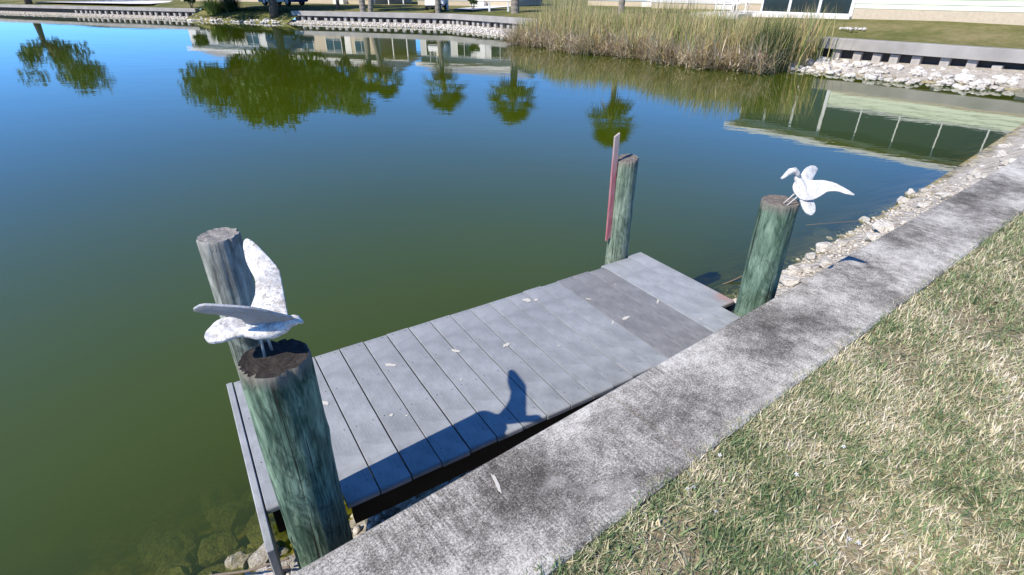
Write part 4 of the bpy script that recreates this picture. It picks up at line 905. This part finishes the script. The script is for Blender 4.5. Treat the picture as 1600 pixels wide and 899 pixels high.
post('tall white post right behind the white cart', -4.6, 45.2, ZC + .12, 1.5)
post('short white post in the lawn right of the driveway', -1.4, 43.0, ZC + .12, .5)
post('short white post beside the stout pale palm', -0.05, 42.0, ZC + .12, .6)
def wheel(root, x_, y_, r, w):
    bm = bmesh.new(); bmesh.ops.create_cone(bm, cap_ends=True, segments=24, radius1=r, radius2=r, depth=w, matrix=Matrix.Rotation(math.pi / 2, 4, 'X'))
    bmesh.ops.bevel(bm, geom=[e for e in bm.edges if abs(e.verts[0].co.y - e.verts[1].co.y) < 1e-4], offset=w * .2, segments=2, affect='EDGES')
    o = link('wheel', from_bm(bm, 'wheel', False), MAT['tyre'], root, (x_, y_, r))
    bm = bmesh.new(); bmesh.ops.create_cone(bm, cap_ends=True, segments=18, radius1=r * .55, radius2=r * .5, depth=w + .02, matrix=Matrix.Rotation(math.pi / 2, 4, 'X')); link('rim', from_bm(bm, 'rim'), MAT['steel'], o)
def prism(name, prof, y0, y1, mat, root, bev=.03):
    bm = bmesh.new(); a = [bm.verts.new((x_, y0, z_)) for x_, z_ in prof]; b = [bm.verts.new((x_, y1, z_)) for x_, z_ in prof]; k = len(prof)
    bm.faces.new(a); bm.faces.new(b[::-1])
    for i in range(k): bm.faces.new((a[i], a[(i + 1) % k], b[(i + 1) % k], b[i]))
    bmesh.ops.recalc_face_normals(bm, faces=bm.faces); bmesh.ops.bevel(bm, geom=bm.edges[:], offset=bev, segments=2, affect='EDGES'); return link(name, from_bm(bm, name), mat, root)
cart = empty('golf_cart', (-5.35, 44.4, ZC + .13), math.radians(-98)); tag(cart, 'white golf cart parked on the far lawn behind the straight palm', 'golf cart')
prism('body', [(-1.15, .30), (-1.15, .85), (-.35, .85), (-.30, .42), (.45, .42), (.70, .80), (1.05, .70), (1.15, .35), (1.1, .30)], -.55, .55, MAT['white'], cart)
link('chassis', box_me('chassis', -1.1, 1.1, -.45, .45, .18, .298), MAT['tyre'], cart)
prism('seat', [(-.55, .853), (-.55, .98), (-.98, 1.02), (-1.05, 1.38), (-1.14, 1.38), (-1.12, .853)], -.5, .5, MAT['seat'], cart, .02)
prism('roof', [(-1.05, 1.80), (-1.05, 1.86), (-.2, 1.92), (.75, 1.86), (.75, 1.80)], -.56, .56, MAT['white'], cart, .02)
for x_, y_ in ((-1.09, -.5), (-1.09, .5), (.72, -.5), (.72, .5)): link('roof_post', box_me('roof_post', x_ - .02, x_ + .02, y_ - .02, y_ + .02, .68, 1.805), MAT['steel'], cart)
for x_ in (-.72, .78):
    for y_ in (-.5, .5): wheel(cart, x_, y_, .23, .18)
car = empty('parked_car', (-20.0, 53.6, ZC + .2), math.atan2(d1.y, d1.x)); tag(car, 'dark blue car with white lower trim parked right of the oak trunk', 'car')
prism('body', [(-2.2, .28), (-2.25, .85), (-1.5, .98), (1.15, .98), (2.1, .82), (2.2, .5), (2.1, .28)], -.86, .86, MAT['blue_car'], car, .06)
prism('cabin', [(-1.55, .975), (-1.05, 1.50), (.35, 1.52), (1.05, .975)], -.74, .74, MAT['blue_car'], car, .05)
for y_ in (-.752, .742): 
    link('side_window', boxes_me('side_window', [(-.95, -.25, y_, y_ + .01, 1.03, 1.40), (-.15, .5, y_, y_ + .01, 1.03, 1.40)]), MAT['glass'], car)
link('lower_trim', box_me('lower_trim', -1.2, 1.1, -.885, -.862, .30, .48, .01, 1), MAT['white'], car)
for y_ in (-.6, .6): link('headlight', box_me('headlight', 2.06, 2.19, y_ - .16, y_ + .16, .58, .72, .02, 1), MAT['steel'], car)
for x_ in (-1.4, 1.35):
    for y_ in (-.80, .80): wheel(car, x_, y_, .33, .2)
def chair(label, x_, y_, z_, rz):
    r = empty('patio_chair', (x_, y_, z_), rz); tag(r, label, 'chair', 'white porch chairs')
    link('seat', boxes_me('seat', [(-.26, .26, -.25 + k * .105, -.25 + k * .105 + .085, .40, .43) for k in range(5)]), MAT['white'], r)
    for k in range(5): link('back_slat', box_me('back_slat', -.24, .24, .275, .30, .50 + k * .105, .50 + k * .105 + .075), MAT['white'], r)
    for x0 in (-.29, .261):
        for y0 in (-.27, .27): link('leg', box_me('leg', x0, x0 + .035, y0, y0 + .04, -.02, .62 if y0 < 0 else 1.02), MAT['white'], r)
        link('arm', box_me('arm', x0 - .02, x0 + .05, -.28, .269, .621, .65), MAT['white'], r)
gp = Matrix.Translation((14.34, 25.15, gz)) @ Matrix.Rotation(math.atan2(-.796, .605), 4, 'Z')
p = gp @ Vector((-4.9, -.3, 0)); tag(link('patio', box_me('patio', -7.0, -4.32, -1.3, 3.5, -.6, .03), MAT['driveway'], None, (14.34, 25.15, gz), math.atan2(-.796, .605)), kind='structure')
chair('white slatted chair on the patio left of the glazed porch', p.x, p.y, gz + .05, math.atan2(-.796, .605) + .3)
p = gp @ Vector((-6.1, .1, 0)); chair('white slatted chair farther left on the patio, half hidden by reeds', p.x, p.y, gz + .05, math.atan2(-.796, .605) - .2)
dh = empty('stone_heap', (12.95, 22.35, ZC + .17)); tag(dh, 'small heap of pale stones on the lawn before the green house', 'stones')
for _ in range(16): put_rock(dh, (random.uniform(-.35, .55), random.uniform(-.4, .3), .04), random.uniform(.10, .2), mesh=random.choice(SMALL))
